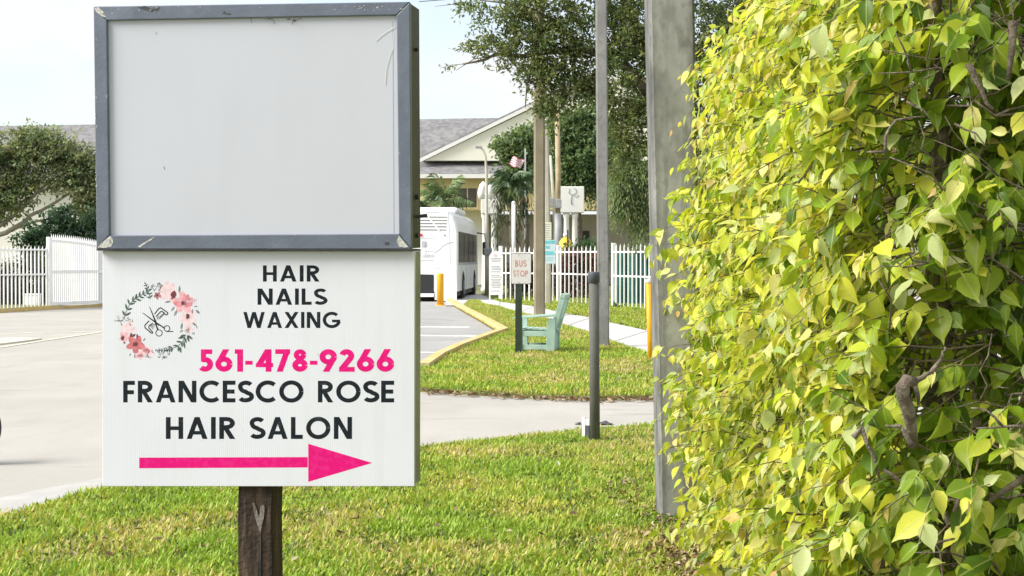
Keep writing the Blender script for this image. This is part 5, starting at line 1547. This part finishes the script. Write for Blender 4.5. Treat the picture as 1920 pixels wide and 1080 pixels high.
# ---------------------------------------------------------------- trees
def crown(name, Y, clumps, n_spray, per, leaf, cols, parent, seed, thick=1.0, droop=-.1, spread=.28, flat=.55, hang=0.0, gap=.0):
    r = np.random.default_rng(seed)
    off = np.array(parent.location)
    cen, rad = [], []
    w = np.array([c[2]*c[3]*(c[4] if len(c) > 4 else 1) for c in clumps], float); w /= w.sum()
    ci = r.choice(len(clumps), n_spray, p=w)
    C = np.array([P(c[0], c[1], Y) for c in clumps]); pxm = F / Y
    R = np.array([(c[2]/pxm, thick*max(c[2], c[3])/pxm*.8, c[3]/pxm) for c in clumps])
    d = unit(r.normal(0, 1, (n_spray, 3))) * (r.random(n_spray)**.45)[:, None]
    sc = C[ci] + d*R[ci]
    if gap:
        g = vnoise(sc[:, 0]*1.0 + sc[:, 1]*.3, sc[:, 2]*1.3, 3.4/ (spread*2.2), seed)
        k = g > -gap
        sc, d, ci = sc[k], d[k], ci[k]
    n = len(sc)
    sdir = unit(d + r.normal(0, .5, (n, 3)) + np.array([0, 0, -hang]))
    shade = r.uniform(.6, 1.35, n)
    u = r.uniform(0, 1, (n, per))
    q = sc[:, None] + sdir[:, None]*(u[..., None] - .3)*spread*2 + r.normal(0, 1, (n, per, 3))*np.array([spread*.42, spread*.42, spread*.42*flat]) + np.array([0, 0, -1.0])*(hang*u**2*spread*2)[..., None]
    q = q.reshape(-1, 3); m = len(q)
    a = unit(r.normal(0, .7, (m, 3)) + np.repeat(sdir, per, 0)*.7 + np.array([0, 0, droop - hang]))
    nn = unit(r.normal(0, .55, (m, 3)) + np.array([0, -.15, .9])); sd = unit(np.cross(nn, a)); nn = np.cross(a, sd)
    L = r.uniform(.7, 1.3, m)[:, None]*leaf[0]; W = L*leaf[1]
    V = np.stack([q, q + a*L*.45 + sd*W*.5 + nn*L*.08, q + a*L, q + a*L*.45 - sd*W*.5 + nn*L*.08], 1).reshape(-1, 3) - off
    b = np.arange(m)[:, None]*4
    f = b + np.array([0, 1, 2, 3])
    cols = np.array(cols)
    c = cols[np.repeat(r.integers(0, len(cols), n), per)] * np.repeat(shade, per)[:, None] * r.uniform(.75, 1.25, (m, 1))
    o = np_mesh(name, V, [f], np.repeat(c, 4, axis=0), None, M['tree_leaf'], parent)
    kind(o, 'stuff')
    return o
def limbs(parent, Y, L, m='bark', name='limb'):
    off = Vector(parent.location)
    b = MB()
    for pts, r0, r1 in L:
        q = [P(x, y, Y + (dy if False else 0)) for x, y in pts]
        fine = []
        for a, c in zip(q[:-1], q[1:]):
            for t in (0, .33, .66): fine.append(a.lerp(c, t) + Vector((rnd.uniform(-1, 1), rnd.uniform(-1, 1), rnd.uniform(-1, 1)))*r0*.35)
        fine.append(q[-1]); n_ = len(fine)
        b.tube([v - off for v in fine], [r0 + (r1-r0)*i/(n_-1) for i in range(n_)], 8)
    b.build(name, M[m], parent, True)
def tree(name, label, px, Y, z=0.0, cat='tree', group=None):
    return thing(name, label, cat, (X(px, Y), Y, z), 0, group)
OLIVE = [(.18, .235, .085), (.14, .20, .075), (.23, .27, .10), (.27, .29, .12), (.14, .175, .07)]
MIDG = [(.18, .27, .12), (.22, .31, .145), (.14, .22, .11), (.26, .33, .15)]
DARKG = [(.055, .11, .06), (.07, .13, .075), (.045, .085, .055)]
LIGHT = [(.27, .36, .16), (.22, .32, .15), (.32, .38, .18), (.17, .25, .13), (.32, .30, .19)]
GREYG = [(.27, .33, .17), (.22, .29, .15), (.33, .36, .19), (.33, .33, .22), (.18, .24, .13)]
# big olive tree over the poles
Y1 = 36.5
t = tree('shade_tree', 'big olive leaved tree reaching over the poles beyond the concrete pole', 1255, Y1, .05)
limbs(t, Y1, [([(1255, 645), (1250, 500), (1246, 350), (1240, 200)], .30, .22)], 'bark', 'trunk')
limbs(t, Y1, [([(1240, 210), (1180, 130), (1090, 90), (1010, 100), (930, 105), (868, 120)], .13, .02), ([(1240, 210), (1200, 60), (1150, -60), (1090, -160)], .16, .05), ([(1240, 200), (1300, 100), (1360, 60), (1430, 20)], .14, .04),
              ([(1240, 210), (1280, 20), (1310, -150)], .15, .05), ([(1090, 90), (1040, 40), (980, 10), (900, 0)], .07, .015), ([(1010, 100), (990, 150), (985, 200)], .035, .012), ([(1090, 90), (1060, 150), (1030, 200)], .05, .012),
              ([(1300, 100), (1340, 130), (1370, 170)], .06, .02), ([(1180, 130), (1150, 60), (1140, -20)], .06, .02), ([(930, 105), (890, 110), (855, 132)], .018, .006), ([(868, 120), (845, 122), (825, 128)], .008, .004), ([(880, 5), (850, 8), (815, 12)], .012, .005)])
crown('crown', Y1, [(905, 12, 42, 16, .6), (860, 8, 24, 6, .3), (940, 35, 45, 28, .9), (990, 25, 45, 45), (925, 72, 40, 18, .7), (893, 92, 24, 14, .8), (958, 92, 38, 26, .9), (1000, 95, 35, 60), (985, 130, 28, 25, .6), (1020, 150, 30, 48), (1045, 55, 48, 55), (1090, 20, 55, 40),
                       (1075, 120, 50, 45), (1060, 175, 38, 36, .9), (1100, 160, 40, 45), (1020, 205, 26, 26, .8), (1040, 215, 25, 15, .6), (955, 130, 14, 12, .5), (835, 128, 12, 5, .25), (870, 110, 12, 8, .35),
                       (1150, 70, 55, 70), (1190, 30, 55, 60), (1175, 160, 50, 80, 1.3), (1190, 240, 40, 60, 1.6), (1170, 300, 28, 40, .8), (1250, 120, 60, 90, .7), (1330, 70, 50, 65), (1380, 40, 60, 60), (1350, 150, 50, 60), (1320, 200, 40, 50), (1300, -40, 90, 60, .5), (1120, -60, 120, 50, .6), (1000, -50, 70, 40, .6), (1420, 90, 50, 70, .6), (1300, 280, 50, 50, .5)],
      2300, 24, (.12, .44), OLIVE, t, 31, 1.0, -.1, .22, .6, 0, .38)
# finer weeping foliage to its lower right
Y2 = 40.0
t = tree('weeping_tree', 'light green tree with drooping fronds hanging beside the concrete pole', 1262, Y2, .05)
limbs(t, Y2, [([(1262, 600), (1258, 480), (1240, 360), (1225, 290)], .10, .05)], 'pale_bark', 'trunk')
limbs(t, Y2, [([(1225, 290), (1190, 295), (1160, 350)], .03, .01), ([(1225, 290), (1210, 330), (1200, 380)], .03, .01)])
crown('crown', Y2, [(1190, 305, 32, 32), (1168, 335, 22, 34), (1205, 335, 28, 40), (1178, 372, 26, 28), (1158, 380, 12, 20, .8), (1192, 405, 10, 26, .8), (1215, 380, 16, 36, .7), (1236, 330, 30, 50, .5)], 520, 28, (.13, .24), LIGHT, t, 32, .6, -.5, .20, .8, 1.0, .4)
# trees before the building
Y3 = 74.0
t = tree('broadleaf_tree', 'round green tree in front of the gable behind the brown pole', 985, Y3)
limbs(t, Y3, [([(985, 545), (984, 430), (978, 350)], .22, .15), ([(978, 350), (962, 300), (955, 270)], .1, .04), ([(978, 350), (1000, 300), (1010, 260)], .1, .04)], 'bark', 'trunk')
crown('crown', Y3, [(964, 268, 30, 22), (985, 292, 32, 34), (950, 272, 20, 10, .7), (978, 318, 30, 26), (1002, 262, 24, 26), (1008, 300, 22, 40), (960, 325, 18, 14, .7), (1000, 345, 14, 20, .6)], 520, 22, (.24, .5), MIDG, t, 33, .9, -.1, .36, .6, 0, .7)
t = tree('broadleaf_tree', 'dense green tree rising behind the square white pylon', 1082, Y3 + 3)
limbs(t, Y3 + 3, [([(1082, 545), (1083, 430), (1080, 350)], .22, .15), ([(1080, 350), (1065, 300), (1060, 260)], .1, .04), ([(1080, 350), (1095, 300), (1100, 260)], .1, .04)], 'bark', 'trunk')
crown('crown', Y3 + 3, [(1075, 235, 36, 26), (1100, 255, 30, 40), (1060, 260, 26, 34), (1085, 300, 38, 40), (1060, 320, 20, 30), (1105, 335, 26, 40), (1078, 345, 24, 18, .7), (1110, 220, 24, 18), (1050, 225, 18, 14, .7), (1130, 280, 36, 60, .8), (1108, 375, 12, 16, .6)], 800, 22, (.25, .5), MIDG, t, 34, .9, -.1, .38, .6, 0, .8)
# tree at the far left
Y4 = 60.0
t = tree('spreading_tree', 'grey green spreading tree with pale bare limbs before the pale wall', -70, Y4)
limbs(t, Y4, [([(-70, 570), (-62, 500), (-40, 450)], .30, .20)], 'pale_bark', 'trunk')
limbs(t, Y4, [([(-40, 450), (10, 438), (60, 405), (110, 375), (160, 340)], .12, .03), ([(-40, 450), (30, 400), (70, 360), (120, 320)], .11, .03), ([(20, 432), (60, 418), (100, 408), (140, 402)], .07, .02), ([(-40, 450), (-10, 360), (20, 300), (60, 260)], .20, .04), ([(30, 400), (30, 340), (45, 295)], .08, .02), ([(70, 360), (100, 350), (150, 345)], .06, .02)], 'pale_bark')
crown('crown', Y4, [(20, 275, 45, 30), (60, 262, 50, 22), (5, 310, 30, 40), (105, 285, 50, 32), (60, 310, 45, 30, .7), (140, 310, 40, 36), (20, 350, 45, 26), (90, 335, 40, 24, .7), (150, 355, 30, 40), (165, 385, 22, 30), (0, 385, 30, 24), (40, 375, 30, 16, .7), (-40, 330, 60, 60), (-80, 290, 70, 50, .7), (195, 350, 30, 50, .7), (220, 320, 50, 40, .5)], 1150, 28, (.17, .5), GREYG, t, 35, .9, -.1, .34, .55, 0, .62)
Y5 = 56.5
t = tree('dark_shrub', 'dark green bushy shrub above the white gate', 125, Y5, .06, 'shrub')
limbs(t, Y5, [([(125, 570), (122, 500), (110, 440)], .10, .05), ([(122, 510), (150, 450), (165, 420)], .07, .03)], 'bark', 'stem')
crown('crown', Y5, [(60, 448, 26, 20), (95, 438, 34, 26), (130, 440, 40, 32), (165, 440, 28, 36), (110, 412, 26, 16), (90, 470, 50, 20), (150, 475, 40, 24), (180, 410, 20, 20, .6), (50, 420, 8, 8, .4), (200, 450, 30, 40, .5), (155, 520, 50, 50, .5)], 420, 24, (.17, .5), DARKG, t, 36, .9, -.1, .28, .6, 0, .9)
Y6 = 51.5
t = tree('fence_shrub', 'row of yellow green bushes behind the spear topped fence', 45, Y6, .06, 'shrub')
limbs(t, Y6, [([(45, 575), (44, 540), (46, 515)], .05, .03)], 'bark', 'stem')
crown('crown', Y6, [(30, 510, 30, 18), (65, 505, 28, 20), (85, 520, 14, 30), (40, 545, 45, 26), (5, 535, 30, 35), (80, 555, 12, 20, .6), (-30, 530, 40, 40)], 420, 22, (.10, .5), [(.10, .14, .04), (.05, .07, .03), (.03, .035, .02), (.16, .19, .07), (.06, .06, .035)], t, 37, .5, .1, .18, .9)
# shrubs behind the right fence
Y7 = 57.0
t = tree('maroon_shrub', 'maroon leaved shrub behind the white picket fence', 1078, Y7, .05, 'shrub')
limbs(t, Y7, [([(1078, 562), (1078, 530), (1080, 500)], .04, .02)], 'bark', 'stem')
crown('crown', Y7, [(1062, 500, 20, 30), (1090, 500, 26, 28), (1075, 535, 34, 28), (1110, 520, 24, 40), (1055, 535, 16, 28)], 330, 20, (.12, .4), [(.22, .07, .085), (.28, .12, .12), (.13, .05, .06), (.28, .19, .17), (.09, .06, .06)], t, 38, .5, .2, .17, 1.0)
t = tree('green_shrub', 'bright green shrub top showing above the maroon one', 1090, Y7 + 1.5, .05, 'shrub')
limbs(t, Y7 + 1.5, [([(1090, 560), (1090, 510), (1092, 480)], .04, .02)], 'bark', 'stem')
crown('crown', Y7 + 1.5, [(1075, 473, 24, 14), (1100, 470, 22, 18), (1120, 478, 20, 20), (1090, 495, 34, 16)], 200, 20, (.12, .45), [(.06, .16, .05), (.10, .20, .07), (.04, .10, .04)], t, 39, .5, .2, .17, .8)
t = tree('dark_shrub', 'dark shrub mass behind the fence beside the bus stop sign', 985, 59.5, .05, 'shrub')
limbs(t, 59.5, [([(985, 558), (985, 520), (984, 500)], .04, .02)], 'bark', 'stem')
crown('crown', 59.5, [(975, 520, 22, 30), (1005, 515, 24, 34), (1030, 520, 18, 34)], 260, 20, (.13, .4), [(.05, .06, .04), (.10, .10, .08), (.03, .035, .025), (.13, .08, .08)], t, 40, .4, .2, .18, 1.0)
t = tree('dark_shrub', 'low brown shadowy thicket behind the foot of the spear topped fence', 20, 50.0, .06, 'shrub')
crown('leaves', 50.0, [(20, 553, 60, 24), (75, 552, 16, 26), (-40, 553, 40, 24)], 700, 20, (.09, .45), [(.06, .06, .045), (.035, .04, .035), (.09, .08, .06), (.05, .07, .05)], t, 44, .4, .2, .15, 1.0)
t = tree('verge_weed', 'small dark weed tuft at the foot of the white fence', 1158, 46.3, .05, 'plant')
crown('leaves', 46.3, [(1158, 577, 8, 3)], 10, 12, (.10, .35), DARKG, t, 41, .8, .3, .08, .8)

# palms: each frond a part of its own
def frond_mesh(L, n, w, sag, seed, wid=.05):
    rr = random.Random(seed); b = MB()
    pts = [Vector((L*t*math.cos(.9*t*sag), 0, L*(.55*t - sag*.62*t*t))) for t in [i/8 for i in range(9)]]
    b.tube(pts, [.022*(1-.8*i/8) for i in range(9)], 4)
    for i in range(n):
        t = .12 + .86*i/n; f = t*8; k = min(int(f), 7); q = pts[k].lerp(pts[k+1], f-k); d = (pts[k+1]-pts[k]).normalized()
        ll = w*math.sin(math.pi*min(.97, t*.8+.18))*rr.uniform(.85, 1.1)
        for s in (-1, 1):
            o = Vector((0, s, 0))*.80 + d*.55 + Vector((0, 0, rr.uniform(-.5, -.05)))
            o.normalize(); e = q + o*ll + Vector((0, 0, -ll*.25)); mid = q + o*ll*.5 + Vector((0, 0, .02)); ww = d*wid*.5
            b.add([q - ww*.5, mid - ww, e, mid + ww], [(0, 1, 2, 3)])
    return b
M['frond_a'] = mat('frond_a', (.16, .23, .08), .5, .3, 5)
M['frond_b'] = mat('frond_b', (.09, .15, .065), .5, .3, 5)
def palm(label, px, Y, hz, nf, L, sags, mts, rt, seed, skirt=0):
    t = thing('palm_tree', label, 'palm', (X(px, Y), Y, 0))
    b = MB(); b.tube([(0, 0, 0), (.03, 0, hz*.5), (0, 0, hz)], [rt*1.2, rt, rt*.9], 10); b.build('trunk', M['palm_trunk'], t, True)
    srcs = []
    rr = random.Random(seed)
    for k in range(nf):
        v = k % 3
        if len(srcs) <= v:
            o = frond_mesh(L*(1, .9, 1.05)[v], 22, L*.42, sags[v], seed + v, .07).build('frond', mts[v % len(mts)], t); srcs.append(o)
        else:
            o = srcs[v].copy(); COL.objects.link(o); o.parent = t
        o.location = (0, 0, hz - .02*(k % 4)); o.rotation_euler = (rr.uniform(-.15, .15), rr.uniform(-.55, .25) if k % 4 else rr.uniform(-1.1, -.7), k*2.4 + rr.uniform(-.2, .2))
    return t
palm('feathery palm with arching fronds just above the bus roof', 834, 67, Z(377, 67), 22, 1.65, (.95, 1.35, .65), [M['frond_a'], M['frond_b']], .12, 51)
pt = palm('shaggy palm with hanging fronds in front of the white pylon', 958, 65, Z(352, 65), 26, 1.45, (1.2, 1.9, .9), [M['frond_b'], M['frond_a']], .10, 52)
kind(crown('dead_skirt', 64.8, [(935, 420, 10, 26), (970, 400, 12, 40), (950, 375, 24, 20), (985, 380, 12, 24), (965, 440, 5, 22, .5)], 70, 16, (.30, .14), [(.10, .15, .08), (.14, .18, .10), (.20, .16, .13)], pt, 53, .5, -1.0, .20, 1.2, 1.2), 'stuff')
palm('small palm hidden behind the left edge of the bus roof', 793, 69, Z(385, 69), 12, 1.0, (1.0, 1.3, .7), [M['frond_a'], M['frond_b']], .12, 54)
t = thing('white_post', 'thin white post standing under the shaggy palm', 'post', (X(963, 62), 62, 0))
b = MB(); b.tube([(0, 0, 0), (0, 0, 3.9)], .085, 10); b.lathe([(.09, 3.9), (.1, 3.92), (.05, 4.0), (0, 4.02)], 10); b.build('shaft', M['trim'], t, True)
# overhead wire
t = tag(MB().tube([P(786, 3, 30), P(850, -2, 30.5), P(1000, -22, 31.5)], .008, 5).build('overhead_wire', M['dark_box']), 'thin overhead wire leaving the top corner of the sign', 'wire')
